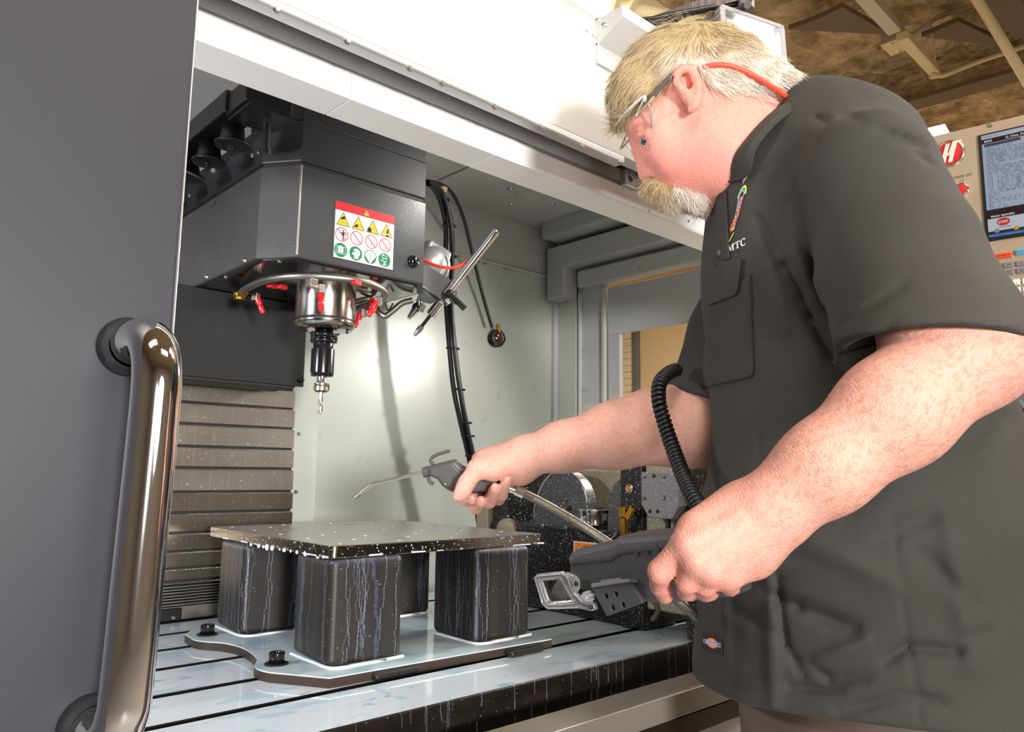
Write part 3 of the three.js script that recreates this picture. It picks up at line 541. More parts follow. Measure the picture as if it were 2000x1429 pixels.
// ---- fixture: tooling plate on four box legs over a scalloped base
const dripTex = (base, seed2, n) => { seed = seed2; return canvasTex(512, 1024, (k, w, h) => {
  k.fillStyle = base; k.fillRect(0, 0, w, h);
  for (let i = 0; i < 16; i++) { k.globalAlpha = 0.05; k.fillStyle = '#6b6058'; k.fillRect(rnd() * w, 0, rr(20, 90), h); }
  k.globalAlpha = 0.5; const g = k.createLinearGradient(0, 0, 0, 110); g.addColorStop(0, '#4d5c86'); g.addColorStop(1, 'rgba(60,70,110,0)'); k.fillStyle = g; k.fillRect(0, 0, w, 110); k.globalAlpha = 1;
  streaks(k, w, h, n + 10, '#8590ae', 2.5, true); streaks(k, w, h, 2, '#39415e', 12, true); drops(k, w, h, 420, '#aab6cf', 0.8, 3);
}, [0.26, 0.16]); };
{ const t = thing('fixture_riser', 'steel tooling plate on four dark box legs streaked with milky coolant', 'work fixture', [0.74, 0.86, -1.2]);
  // plate with a grid of holes
  const sh = roundRect(0.426, 0.478, 0.012), holes = [];
  for (let i = 0; i < 8; i++) for (let j = 0; j < 9; j++) if ((i + j) % 2 === 0) holes.push(circlePath(-0.18 + i * 0.0515, -0.208 + j * 0.052, 0.0036));
  for (const [x, y] of [[-0.12, 0.1], [0.05, 0.16]]) { const s = new THREE.Path(); s.absarc(x - 0.018, y, 0.004, Math.PI / 2, -Math.PI / 2, false); s.absarc(x + 0.018, y, 0.004, -Math.PI / 2, Math.PI / 2, false); holes.push(s); }
  const topTex = canvasTex(1024, 1024, (k, w, h) => { const g = k.createImageData(w, h); for (let i = 0; i < w * h; i++) { const x = i % w, y = Math.floor(i / w), v = 150 + 46 * fbm(x * 0.008, y * 0.31, 1.3, 2) + 16 * Math.sin(y * 0.4) + 20 * fbm(x * 0.01, y * 0.01, 8, 2); g.data.set([v, v * 0.985, v * 0.955, 255], 4 * i); } k.putImageData(g, 0, 0); drops(k, w, h, 260, '#dfe7ee', 1, 6); }, [0.45, 0.45]);
  add(t, 'tooling_plate', metric(slab(sh, 0.0178, 0.0012, [0.793, 1.043, -1.236], [1, 0, 0.025], [0.025, 0, -1], holes, 10)), [std('#ffffff', 0.26, 0.45, { map: topTex }), std('#82776c', 0.22, 1)]);
  { const rims = []; for (let i = 0; i < 8; i++) for (let j = 0; j < 9; j++) if ((i + j) % 2 === 0) { const x = -0.18 + i * 0.0515, y = -0.208 + j * 0.052; rims.push(new THREE.TorusGeometry(0.0039, 0.0007, 6, 20).rotateX(Math.PI / 2).translate(0.793 + x + 0.025 * y, 1.0431, -1.236 - y + 0.025 * x)); } add(t, 'hole_rims', rims, M.nickel).userData.kind = 'stuff'; }
  const edgeTex = canvasTex(2048, 80, (k, w, h) => { drops(k, w, h, 240, '#eef3f6', 1.0, 5, 2); for (let i = 0; i < 12; i++) { k.fillStyle = '#dfe8ef'; k.globalAlpha = 0.9; const x = rnd() * w; k.beginPath(); k.roundRect(x, h - rr(8, 14), rr(20, 150), 16, 7); k.fill();  } k.globalAlpha = 1; });
  const film = std('#ffffff', 0.2, 0, { map: edgeTex, alphaTest: 0.4, transparent: true });
  add(t, 'coolant_splash', [new THREE.PlaneGeometry(0.424, 0.0165).translate(0.793, 1.0341, -0.9964).translate(-0.793, 0, 1.236).rotateY(-0.025).translate(0.793, 0, -1.236), new THREE.PlaneGeometry(0.47, 0.0165).rotateY(-Math.PI / 2).translate(0.5794, 1.0341, -1.236).translate(-0.793, 0, 1.236).rotateY(-0.025).translate(0.793, 0, -1.236)], film, 'white coolant spatter on the plate edge').userData.kind = 'stuff';
  { // drips hanging from the left edge
    const list = []; for (let i = 0; i < 13; i++) list.push(ball([0.5795 + (0.04 + i * 0.019) * -0.025, 1.0262, -1.03 - i * 0.019 + rr(-0.006, 0.006)], rr(0.0014, 0.0032), 1, rr(1, 1.7), 1.2, 10)); add(t, 'hanging_drips', list, phy('#dbe6ee', 0.1, 0, { clearcoat: 1 })).userData.kind = 'stuff'; }
  const mats = [dripTex('#1c1614', 11, 13), dripTex('#191413', 77, 13), dripTex('#1b1514', 5, 12), dripTex('#181313', 31, 10)].map((m) => m.offset.set(0.13, 1 - 1.027 / 0.16) && phy('#ffffff', 0.5, 0.1, { map: m, clearcoat: 0.12, clearcoatRoughness: 0.3 }));
  const legs = [[0.577, 0.697, -1.116, -0.985], [0.572, 0.692, -1.41, -1.281], [0.838, 0.957, -1.105, -0.975], [0.834, 0.954, -1.40, -1.27]];
  legs.forEach(([x0, x1, z0, z1], i) => {
    const dz = i % 2 ? 0 : -0.012;
    const cx = (x0 + x1) / 2 + 0.006, cz = (z0 + z1) / 2 + dz;
    const leg = add(t, 'leg', bx(x0 + 0.006, x1 + 0.006, 0.873, 1.026, z0 + dz, z1 + dz, 0.011, 4).translate(-cx, 0, -cz).rotateY(-0.09).translate(cx, 0, cz), mats[i]);
    add(leg, 'weld_bead', bx(x0 + 0.03, x1 - 0.025, 0.872, 0.8775, z1 + dz - 0.004, z1 + dz + 0.005, 0.0025, 2), M.steelDull);
    add(leg, 'coolant_pool', tube([[x0 + 0.004, 0.8735, z0 + dz + 0.01], [x0 + 0.003, 0.8735, (z0 + z1) / 2], [x0 + 0.008, 0.8735, z1 + dz], [(x0 + x1) / 2, 0.8735, z1 + dz + 0.003], [x1 + 0.006, 0.8735, z1 + dz]], 0.0032, 50, 8), phy('#dfeaf0', 0.15, 0, { clearcoat: 1 })).userData.kind = 'stuff';
  });
  // scalloped base
  const b = new THREE.Shape(), P = (x, z) => [x - 0.75, -z - 1.17];
  b.moveTo(...P(0.556, -0.957)); b.lineTo(...P(0.508, -1.035)); b.quadraticCurveTo(...P(0.497, -1.06), ...P(0.507, -1.085)); b.quadraticCurveTo(...P(0.517, -1.10), ...P(0.526, -1.115));
  b.bezierCurveTo(...P(0.545, -1.18), ...P(0.548, -1.235), ...P(0.523, -1.272)); b.quadraticCurveTo(...P(0.508, -1.288), ...P(0.505, -1.31)); b.lineTo(...P(0.51, -1.36)); b.lineTo(...P(0.56, -1.43)); b.lineTo(...P(0.97, -1.43)); b.lineTo(...P(1.0, -1.36)); b.quadraticCurveTo(...P(0.96, -1.18), ...P(0.985, -1.02)); b.lineTo(...P(0.965, -0.938));
  const baseMilk = canvasTex(512, 512, (k, w, h) => { const g = k.createImageData(w, h); for (let i = 0; i < w * h; i++) { const x = i % w, y = Math.floor(i / w), a = sst(0.05, 0.3, fbm(x * 0.01, y * 0.014, 3, 4)); g.data.set([lerp(215, 178, a), lerp(234, 212, a), lerp(242, 226, a), 255], 4 * i); } k.putImageData(g, 0, 0); }, [0.5, 0.5]);
  const bs = add(t, 'base_plate', metric(slab(b, 0.0128, 0.0012, [0.75, 0.873, -1.17], [1, 0, 0], [0, 0, -1])), std('#6d6058', 0.45, 0.5, { map: speck('#b5aca6', 300, '#ffffff') }));
  add(bs, 'coolant_film', metric(slab(b, 0.0016, 0.0007, [0.75, 0.8742, -1.17], [1, 0, 0], [0, 0, -1])), phy('#ffffff', 0.16, 0, { map: baseMilk, clearcoat: 1, clearcoatRoughness: 0.05 })).userData.kind = 'stuff';
  // socket head bolts with washers
  for (const [x, z] of [[0.535, -1.072], [0.536, -1.331], [0.975, -1.34]]) {
    const bo = add(t, 'bolt', lathe([[0.0045, 0.006], [0.0045, 0.0165], [0.0105, 0.0165], [0.0115, 0.0155], [0.0115, 0.001], [0, 0.001]], [x, 0.8745, z], [0, 1, 0], 28), phy('#141417', 0.25, 0.5, { clearcoat: 0.5 }));
    add(bo, 'washer', lathe([[0.0115, 0.0015], [0.0165, 0.0015], [0.017, 0], [0.0115, 0]], [x, 0.8745, z]), M.blackMatte);
  }
  for (const x of [0.62, 0.86]) add(bs, 'edge_notch', bx(x, x + 0.075, 0.861, 0.8715, -0.9605, -0.9425, 0.004, 2).rotateY(0).translate(0, 0, (x - 0.62) * 0.08), std('#171310', 0.5));
}
// ---- rotary table unit at the right end of the machine table
{ const t = thing('rotary_table', 'black and tan rotary table unit speckled with coolant at the table end', 'rotary table', [1.3, 0.86, -1.1]);
  add(t, 'base_casting', bx(1.21, 1.45, 0.862, 1.038, -1.40, -0.93, 0.004, 2), splashBlack);
  add(t, 'foot', bx(1.205, 1.4, 0.861, 0.90, -1.10, -0.95, 0.004), splashBlack);
  add(t, 'end_plate', bx(1.215, 1.43, 0.95, 1.16, -1.375, -1.325, 0.004), splashBlack);
  add(t, 'tan_side', bx(1.2, 1.42, 0.90, 1.15, -1.42, -1.38, 0.004), splashTan);
  add(t, 'round_cap', lathe([[0, 0.018], [0.022, 0.018], [0.026, 0.014], [0.026, 0], [0, 0]], [1.212, 1.022, -1.315], [-1, 0, 0.25]), splashTan);
  // front yoke plate with rounded top
  const arch = (r, h) => { const s = new THREE.Shape(); s.moveTo(-r * 1.08, 0); s.lineTo(-r, h); s.absarc(0, h, r, Math.PI, 0, true); s.lineTo(r * 1.08, 0); return s; };
  const y1 = add(t, 'yoke_plate', metric(slab(arch(0.078, 0.045), 0.03, 0.003, [1.212, 1.036, -1.153], [0, 0, 1], [0, 1, 0], [circlePath(0.004, 0.058, 0.005), circlePath(0.018, 0.057, 0.005)], 24)), splashDark);
  for (const p of [[1.21,1.0789,-1.1257], [1.21,1.0622,-1.1168]]) add(y1, 'yoke_bolt', ball(p, 0.0055), M.blackMatte);
  add(t, 'yoke_rim', tube([[1.2115, 1.05, -1.234], [1.2115, 1.085, -1.230], [1.2115, 1.125, -1.208], [1.2115, 1.15, -1.18], [1.2115, 1.158, -1.153]], 0.002, 40, 8), M.nickel);
  add(t, 'yoke_plate', metric(slab(arch(0.05, 0.06), 0.03, 0.003, [1.23, 1.036, -0.985], [0, 0, 1], [0, 1, 0], [], 24)), splashDark);
  add(t, 'rear_housing', bx(1.30, 1.5, 1.0, 1.16, -1.24, -0.98, 0.006, 2), splashTan);
  add(t, 'housing_boss', metric(slab(arch(0.038, 0.05), 0.02, 0.008, [1.285, 1.055, -1.03], [0, 0, 1], [0, 1, 0], [], 20)), splashTan);
  // chuck ring lying on the platter
  const c = [1.24,1.0462,-1.0818], ch = add(t, 'chuck_ring', lathe([[0.026, 0.033], [0.037, 0.033], [0.0375, 0.030], [0.034, 0.028], [0.034, 0.004], [0.038, 0], [0.024, 0], [0.026, 0.004]], c, [0, 1, 0], 48), M.chrome);
  for (let i = 0; i < 6; i++) { const a = i * 1.047 + 0.4; add(ch, 'jaw', bx(-0.006, 0.006, 0.010, 0.024, -0.004, 0.004, 0.001).translate(0.035, 0, 0).rotateY(a).translate(...c), splashDark); }
  // pillar with port, tan head, grey cover
  const p = add(t, 'pillar', bx(1.195, 1.30, 0.862, 1.172, -0.976, -0.921, 0.003), splashBlack);
  const pp = [1.194,1.1237,-0.9505];
  add(p, 'port_ring', lathe([[0.006, 0.002], [0.0085, 0.003], [0.0095, 0], [0.006, 0]], pp, [-1, 0, 0]), M.nickel);
  add(p, 'amber_port', ball(pp, 0.0062, 0.4, 1, 1), M.amber);
  add(t, 'tan_head', bx(1.202, 1.42, 0.90, 1.182, -0.92, -0.825, 0.006, 2), splashTan);
  add(t, 'far_plate', bx(1.19, 1.42, 0.862, 1.177, -0.824, -0.80, 0.004), splashBlack);
  const boxS = [[-0.042, 0.042], [0.042, 0.042], [0.042, -0.018], [0.026, -0.042], [-0.026, -0.042], [-0.042, -0.018]];
  const bo = add(t, 'cover_box', metric(slab(boxS, 0.04, 0.003, [1.163, 1.114, -0.8575], [0, 0, 1], [0, 1, 0])), splashGrey);
  for (const q of [[1.162,1.1479,-0.8909], [1.162,1.1484,-0.8468], [1.162,1.1082,-0.8915], [1.162,1.1096,-0.8475]]) screw(bo, q, [-1, 0, 0], M.steelDull, 1.0);
  for (const q of [[1.162,1.1491,-0.8686], [1.162,1.0844,-0.8789], [1.162,1.0851,-0.8616]]) add(bo, 'screw_hole', ball(q, 0.0036, 0.4, 1, 1, 12), M.black);
  add(t, 'power_cable', tube([[1.182, 1.076, -0.853], [1.182, 1.03, -0.853], [1.184, 0.98, -0.858], [1.2, 0.94, -0.868]], 0.0052, 30, 10), M.rubber);
  // brass elbow
  const e = [1.17,1.0794,-0.9455];
  const f = add(t, 'brass_elbow', [bx(e[0] - 0.008, e[0] + 0.008, e[1] - 0.011, e[1] + 0.011, e[2] - 0.008, e[2] + 0.008, 0.003, 2), rod(e, [e[0] + 0.026, e[1] + 0.004, e[2]], 0.007), rod([e[0], e[1] - 0.01, e[2] + 0.008], [e[0], e[1] + 0.01, e[2] + 0.022], 0.0068, 0.006)], M.brass);
  add(f, 'hose_fitting', [rod([e[0], e[1] - 0.012, e[2]], [e[0], e[1] - 0.040, e[2]], 0.0085, 0.0085, 6), rod([e[0], e[1] - 0.016, e[2]], [e[0], e[1] - 0.030, e[2]], 0.0095)], M.brass);
  add(f, 'red_collar', rod([e[0], e[1] - 0.040, e[2]], [e[0], e[1] - 0.048, e[2]], 0.0082), std('#a8432c', 0.35, 0.6));
  add(f, 'ferrule', rod([e[0], e[1] - 0.048, e[2]], [e[0], e[1] - 0.085, e[2]], 0.0062), M.nickel);
  for (const q of [[1.205,1.0386,-1.2001], [1.205,1.0383,-1.1313], [1.205,1.0333,-0.995]]) screw(t, q, [-1, 0, 0], M.screw, 1.2);
  add(t, 'grease_line', tube([[1.204,1.0334,-0.9941], [1.2,1.0152,-1.0146], [1.2,1.0015,-1.0375]], 0.0016, 20, 8), M.nickel);
  add(t, 'loop_hose', tube([[1.2,0.9239,-0.9113], [1.2,0.912,-0.895], [1.2,0.8984,-0.8929], [1.2,0.883,-0.9049]], 0.005, 40, 10), braid());
  const wl = canvasTex(512, 320, (k, w, h) => { k.fillStyle = '#d9d6d0'; k.fillRect(0, 0, w, h); k.fillStyle = '#e07a35'; k.fillRect(10, 10, w - 20, 84); k.fillStyle = '#1c1c1c'; k.font = 'bold 62px sans-serif'; k.fillText('WARNING', 128, 76);
    const tri = (x, y, s) => { k.fillStyle = '#1c1c1c'; k.beginPath(); k.moveTo(x, y - s); k.lineTo(x + s, y + s * 0.8); k.lineTo(x - s, y + s * 0.8); k.fill(); k.fillStyle = '#e8d23a'; k.beginPath(); k.moveTo(x, y - s * 0.7); k.lineTo(x + s * 0.75, y + s * 0.66); k.lineTo(x - s * 0.75, y + s * 0.66); k.fill(); k.fillStyle = '#1c1c1c'; k.fillRect(x - 3, y - s * 0.3, 6, s * 0.6); };
    tri(76, 56, 36); tri(66, 150, 42); k.fillStyle = '#2a2a2a'; k.font = 'bold 44px sans-serif'; k.fillText('ALERT', 128, 150); k.font = '30px sans-serif'; for (let i = 0; i < 4; i++) k.fillRect(128, 178 + i * 32, rr(200, 340), 8); });
  const [wx, wy, wz] = [1.2095,0.9869,-1.0595];
  add(t, 'warning_label', new THREE.BoxGeometry(0.11, 0.066, 0.0008).rotateY(-Math.PI / 2).translate(1.2094, wy - 0.008, wz + 0.002), std('#ffffff', 0.4, 0, { map: wl }));
}
function braid() { return (braid.m ??= std('#ffffff', 0.34, 0.85, { map: dataTex(128, (u, v) => { const a = Math.sin((u * 8 + v * 8) * 6.283), b = Math.sin((u * 8 - v * 8) * 6.283), q = 0.46 + 0.13 * Math.max(a, b); return [q, q * 0.95, q * 0.86]; }, [0.055, 1], true), bumpMap: dataTex(128, (u, v) => 0.5 + 0.5 * Math.max(Math.sin((u * 8 + v * 8) * 6.283), Math.sin((u * 8 - v * 8) * 6.283)), [0.055, 1]), bumpScale: 0.0004 })); }

// ---- cables on the back wall
{ const t = thing('cable_bundle', 'bundle of black cables tied together and drooping down the back wall', 'cables', [1.35, 1.2, -1.6]);
  const path = [[830, 357, -1.50], [848, 365, -1.53], [862, 388, -1.56], [874, 440, -1.59], [877, 500, -1.60], [876, 590, -1.60], [881, 680, -1.60], [892, 760, -1.60], [905, 825, -1.60], [918, 890, -1.60], [932, 960, -1.60], [945, 1060, -1.60]];
  const base = [[1.0798,1.8689,-1.5], [1.1309,1.8804,-1.53], [1.1776,1.8688,-1.56], [1.2234,1.8135,-1.59], [1.239,1.733,-1.6], [1.2411,1.6053,-1.6], [1.2536,1.4809,-1.6], [1.276,1.3721,-1.6], [1.3015,1.2842,-1.6], [1.327,1.1958,-1.6], [1.3547,1.1002,-1.6], [1.3816,0.9633,-1.6]];
  [[-0.0085, 0, 0.0066], [0.0085, 0.003, 0.0070], [0.001, 0.012, 0.0058]].forEach(([dx, dz, r], c) => {
    add(t, 'cable', tube(base.map(([x, y, z], i) => [x + dx * (1 + 0.35 * Math.sin(i * 1.9 + c * 2)), y, z + dz]), r, 160, 12), M.rubber);
  });
  [2, 3, 4, 5, 6, 7, 8, 8.4, 9].forEach((i) => { const a = base[Math.floor(i)], b2 = base[Math.min(11, Math.floor(i) + 1)], f = i % 1, x = lerp(a[0], b2[0], f), y = lerp(a[1], b2[1], f), z = lerp(a[2], b2[2], f);
    const tie = add(t, 'cable_tie', new THREE.TorusGeometry(0.0175, 0.0016, 8, 28).rotateX(Math.PI / 2).scale(1, 1, 0.85).translate(x + 0.001, y, z + 0.004), M.blackMatte); add(tie, 'tie_head', bx(x + 0.016, x + 0.023, y - 0.003, y + 0.003, z + 0.004, z + 0.010, 0.001), M.blackMatte); });
}
{ const t = thing('camera_cable', 'single black hose curving down to the round sensor on the back wall', 'cable', [1.45, 1.6, -1.72]);
  add(t, 'hose', tube([[1.0972,1.8835,-1.52], [1.1661,1.9082,-1.56], [1.2424,1.9139,-1.6], [1.3341,1.8791,-1.66], [1.4065,1.788,-1.7], [1.4577,1.6991,-1.72], [1.4923,1.6263,-1.725], [1.5076,1.592,-1.725]], 0.0052, 120, 12), M.rubber);
  add(t, 'tag', bx(-0.02, 0.02, -0.008, 0.008, -0.001, 0.001, 0.0005).rotateZ(-0.35).translate(1.1841,1.9074,-1.57), std('#c8b48a', 0.7)); }
{ const [x, y, z] = [1.5428,1.5632,-1.75], t = thing('wall_sensor', 'round black sensor with glowing red lens on the back wall', 'sensor', [x, y, -1.75]);
  add(t, 'mount_plate', slab(roundRect(0.07, 0.036, 0.016), 0.006, 0.001, [x + 0.004, y, -1.7435], [0.97, 0.22, 0], [-0.22, 0.97, 0]), M.black);
  const b = add(t, 'body', lathe([[0.0275, 0], [0.028, 0.008], [0.0255, 0.0115], [0.0185, 0.012], [0.0170, 0.0095], [0, 0.0095]], [x, y, -1.744], [0, 0, 1]), M.black);
  add(b, 'lens', lathe([[0.0165, 0], [0.010, 0.003], [0, 0.004]], [x, y, -1.7345], [0, 0, 1]), phy('#3a1210', 0.05, 0, { clearcoat: 1 }));
  add(b, 'lamp_glow', ball([x - 0.003, y + 0.007, -1.7315], 0.0042, 1, 0.7, 0.4, 12), new THREE.MeshStandardMaterial({ color: '#ff5030', emissive: '#ff3a18', emissiveIntensity: 3 }));
  add(b, 'dark_square', bx(x - 0.004, x + 0.004, y - 0.005, y + 0.003, -1.732, -1.7302, 0.0005), M.black);
  for (const [dx, dy] of [[0.028, 0.009], [-0.025, -0.003], [0.015, 0.021], [-0.012, -0.022]]) screw(t, [x + dx, y + dy, -1.7425 + (Math.abs(dx) < 0.02 ? 0.0095 : 0)], [0, 0, 1], M.screw, 0.7);
  add(t, 'brass_nut', [rod([x - 0.006, y + 0.028, -1.73], [x - 0.009, y + 0.042, -1.727], 0.006, 0.006, 6), rod([x - 0.002, y + 0.018, -1.73], [x - 0.007, y + 0.032, -1.728], 0.0045)], M.brass); }
// ---- nozzle bracket at the right of the head: plate, chrome rod, lever
{ const t = thing('air_nozzle_bracket', 'grey angled bracket carrying a chrome rod with lever beside the spindle head', 'nozzle bracket', [0.898,1.536,-1.1862]);
  const q = (...a) => a;
  add(t, 'bracket_plate', platePx([[0.8585,1.5553,-1.1914], [0.9047,1.5232,-1.1549], [0.9145,1.4995,-1.1504], [0.9063,1.4794,-1.1618], [0.8958,1.4812,-1.1712], [0.8626,1.5155,-1.1952]], 0.005), std('#4d4b4b', 0.4, 0.4));
  const r0 = V(0.8783,1.4629,-1.1771), r1 = V(0.9502,1.6167,-1.0813), d = r1.clone().sub(r0).normalize(), on = (s) => r0.clone().addScaledVector(d, s * r0.distanceTo(r1)).toArray();
  add(t, 'chrome_rod', [rod(on(0.2), on(0.9), 0.0085, 0.0085, 28), rod(on(0.9), on(0.905), 0.0078), rod(on(0.905), on(1), 0.0088, 0.0088, 28)], M.chrome);
  add(t, 'chrome_tip', lathe([[0, 0.003], [0.0075, 0.003], [0.0085, 0], [0, 0]], on(1), d.toArray()), M.nickel);
  const c = add(t, 'nozzle_collar', [rod(on(-0.02), on(0.1), 0.0095, 0.0095, 24), rod(on(-0.06), on(-0.02), 0.0105, 0.0105, 6)], M.chrome);
  add(c, 'nozzle_stem', rod(on(-0.06), on(-0.2), 0.0035), M.oxide);
  add(c, 'nozzle_tip', [rod(on(-0.2), on(-0.26), 0.006, 0.006, 6), rod(on(-0.26), on(-0.32), 0.005, 0.003)], M.chrome);
  const l = add(t, 'lever', [rod([0.8865,1.4894,-1.137], [0.9025,1.4612,-1.1138], 0.0052, 0.0062, 14)], M.black); add(l, 'lever_hub', ball([0.8886,1.4915,-1.1414], 0.009), M.black);
  add(t, 'adjusting_nut', rod([0.8922,1.484,-1.1602], [0.8975,1.4752,-1.157], 0.007, 0.007, 6), M.nickel);
  add(t, 'cast_arm', platePx([[0.8732,1.5153,-1.213], [0.8828,1.5094,-1.2053], [0.9042,1.4906,-1.1891], [0.887,1.4832,-1.2064], [0.8671,1.488,-1.2239]], 0.02), M.darkPaint);
  const j = add(t, 'ball_nozzle', [ball([0.8572,1.4686,-1.2092], 0.0085, 0.9, 1.3, 0.9), rod([0.8603,1.4816,-1.2039], [0.861,1.4746,-1.2045], 0.006)], M.oxide); add(j, 'nozzle_mouth', rod([0.8564,1.4626,-1.2111], [0.8433,1.4465,-1.2125], 0.0085, 0.004), M.chrome); add(j, 'clamp', bx(-0.006, 0.006, -0.008, 0.008, -0.003, 0.003, 0.001).rotateZ(-0.5).translate(0.8602,1.4676,-1.1929), M.nickel);
  add(t, 'motor_casting', [ball([0.9443,1.5913,-1.2702], 0.032, 1, 1.1, 1), bx(-0.035, 0.03, -0.02, 0.03, -0.03, 0.03, 0.008, 2).rotateZ(-0.3).translate(0.9623,1.6065,-1.3057), tube([[0.9443,1.5961,-1.2281], [0.9466,1.5737,-1.2234], [0.9461,1.5486,-1.2355]], 0.004, 20, 8)], M.castAlu);
  add(t, 'orange_tube', tube([[0.8861,1.5781,-1.2303], [0.89,1.5627,-1.2021], [0.8961,1.5515,-1.1712], [0.9115,1.5515,-1.1501], [0.9329,1.5692,-1.1338], [0.951,1.591,-1.1198]], 0.0032, 60, 10), M.orange);
}
// flat plate from corner points, with thickness away from the camera side
function platePx(pts, thick) {
  const P = pts.map((p) => V(...p)), X = P[1].clone().sub(P[0]).normalize(), N = X.clone().cross(P[P.length - 1].clone().sub(P[0])).normalize();
  if (N.dot(P[0].clone().sub(camera.position)) > 0) N.negate();
  const Y = N.clone().cross(X), s = new THREE.Shape(P.map((p) => new THREE.Vector2(p.clone().sub(P[0]).dot(X), p.clone().sub(P[0]).dot(Y))));
  const g = new THREE.ExtrudeGeometry(s, { depth: thick - 0.0016, bevelEnabled: true, bevelThickness: 0.0008, bevelSize: 0.0008, bevelOffset: -0.0008, bevelSegments: 2 });
  return metric(g.translate(0, 0, -thick + 0.0008).applyMatrix4(new THREE.Matrix4().makeBasis(X, Y, N).setPosition(P[0])));
}
// ---- work light over the door opening
{ const t = thing('flood_light', 'grey LED flood light with glowing lens on an arm behind the man\'s head', 'work light', [1.3422,2.0246,-0.7237]);
  const TL = V(1.2315,2.069,-0.7487), TR = V(1.4184,2.0853,-0.7105), BR = V(1.4463,1.9688,-0.707), X = TR.clone().sub(TL).normalize();
  const N = X.clone().cross(BR.clone().sub(TR)).normalize(); if (N.dot(TL.clone().sub(camera.position)) > 0) N.negate();
  const Y = N.clone().cross(X), w = TL.distanceTo(TR), h = Math.abs(BR.clone().sub(TR).dot(Y)), C = TL.clone().addScaledVector(X, w / 2).addScaledVector(Y, -h / 2);
  const frame = (g) => g.applyMatrix4(new THREE.Matrix4().makeBasis(X, Y, N).setPosition(C));
  const ex = (shape, depth, z, bev = 0.002, holes = []) => { for (const q of holes) shape.holes.push(q); return frame(new THREE.ExtrudeGeometry(shape, { depth, bevelEnabled: true, bevelThickness: bev, bevelSize: bev, bevelOffset: -bev, bevelSegments: 2 }).translate(0, 0, z)); };
  const inner = new THREE.Path(roundRect(w * 0.84, h * 0.84, 0.004).getPoints());
  add(t, 'bezel', ex(roundRect(w, h, 0.01), 0.012, -0.012, 0.002, [inner]), std('#98989e', 0.5, 0.2));
  const hs = add(t, 'housing', ex(roundRect(w * 0.96, h * 0.96, 0.008), 0.028, -0.044), M.castAlu);
  for (let i = 0; i < 14; i++) add(hs, 'cooling_fin', frame(bx(w * 0.47, w * 0.53, -h * 0.40 + i * h * 0.058, -h * 0.38 + i * h * 0.058, -0.055, -0.012, 0.001)), M.castAlu);
  add(t, 'glass', frame(bx(-w * 0.42, w * 0.42, -h * 0.42, h * 0.42, -0.008, -0.006, 0.0005)), phy('#ffffff', 0.03, 0, { transmission: 1, thickness: 0 }));
  add(t, 'reflector', frame(bx(-w * 0.42, w * 0.42, -h * 0.42, h * 0.42, -0.016, -0.013, 0.0005)), std('#8d8f8c', 0.5));
  add(t, 'glowing_lens', frame(bx(-w * 0.22, w * 0.40, -h * 0.40, h * 0.40, -0.0125, -0.0095, 0.0005)), new THREE.MeshStandardMaterial({ color: '#ffffff', emissive: '#fffdf2', emissiveIntensity: 4 }));
  add(t, 'rating_label', frame(new THREE.BoxGeometry(w * 0.17, h * 0.42, 0.0006).translate(-w * 0.325, h * 0.14, -0.0115)), std('#ffffff', 0.5, 0, { map: canvasTex(128, 256, (k, W, H) => { k.fillStyle = '#e6e6e2'; k.fillRect(0, 0, W, H); k.fillStyle = '#333'; k.fillRect(10, 10, 50, 14); for (let i = 0; i < 14; i++) k.fillRect(10, 36 + i * 14, rr(50, 106), 5); }) }));
  for (const [a, b] of [[-0.46, 0.46], [0.46, 0.46], [0.46, -0.46]]) screw(t, C.clone().addScaledVector(X, a * w).addScaledVector(Y, b * h).toArray(), N.toArray(), M.screw, 0.9);
  const lp = C.clone().addScaledVector(X, w * 0.09).addScaledVector(N, 0.012), l = new THREE.RectAreaLight(0xfffaf0, 3.5, w * 0.6, h * 0.8);
  l.position.copy(lp); l.lookAt(lp.clone().add(N)); scene.add(l);
  add(t, 'arm_plate', platePx([[0.9435,1.9073,-0.7981], [1.0396,1.9664,-0.7806], [1.2928,2.1306,-0.7903], [1.3404,2.1457,-0.771], [1.3275,2.1178,-0.7882], [1.1807,2.0323,-0.8026], [0.9823,1.8871,-0.7937]], 0.004), std('#8a8180', 0.35, 0.7, { roughnessMap: brushed }));
  add(t, 'arm_flange', platePx([[0.986,1.8889,-0.7968], [1.181,2.0293,-0.8029], [1.3277,2.1157,-0.7884], [1.3466,2.1062,-0.8003], [1.2007,2.0037,-0.8172], [1.0395,1.8894,-0.7955]], 0.004), std('#5f6060', 0.5, 0.4));
  const yk = add(t, 'yoke', [rod([1.3048,2.0982,-0.7442], [1.3126,2.0892,-0.7318], 0.016), bx(-0.012, 0.012, -0.02, 0.05, -0.012, 0.012, 0.003).translate(1.3215,2.1127,-0.7397)], std('#6c6c70', 0.45, 0.5));
  add(yk, 'yoke_bolt', rod([1.2943,2.082,-0.7226], [1.3036,2.0882,-0.7266], 0.008, 0.008, 6), M.nickel);
}
{ const t = thing('lamp_cable', 'black cable pair running along the lamp arm to the flood light', 'cable', [0.9081,1.9012,-0.777]);
  add(t, 'cable', tube([[0.9117,1.9041,-0.78], [0.9464,1.9151,-0.7665], [1.016,1.9429,-0.7519], [1.1002,1.9902,-0.7475], [1.2291,2.064,-0.7519], [1.3289,2.1197,-0.759]], 0.0036, 60, 10), M.rubber);
  add(t, 'cable', tube([[0.9131,1.9025,-0.779], [0.9502,1.91,-0.764], [1.0365,1.94,-0.7473], [1.1167,1.9947,-0.7589], [1.2461,2.0702,-0.7625], [1.3302,2.1144,-0.7588]], 0.0036, 60, 10), M.rubber); }
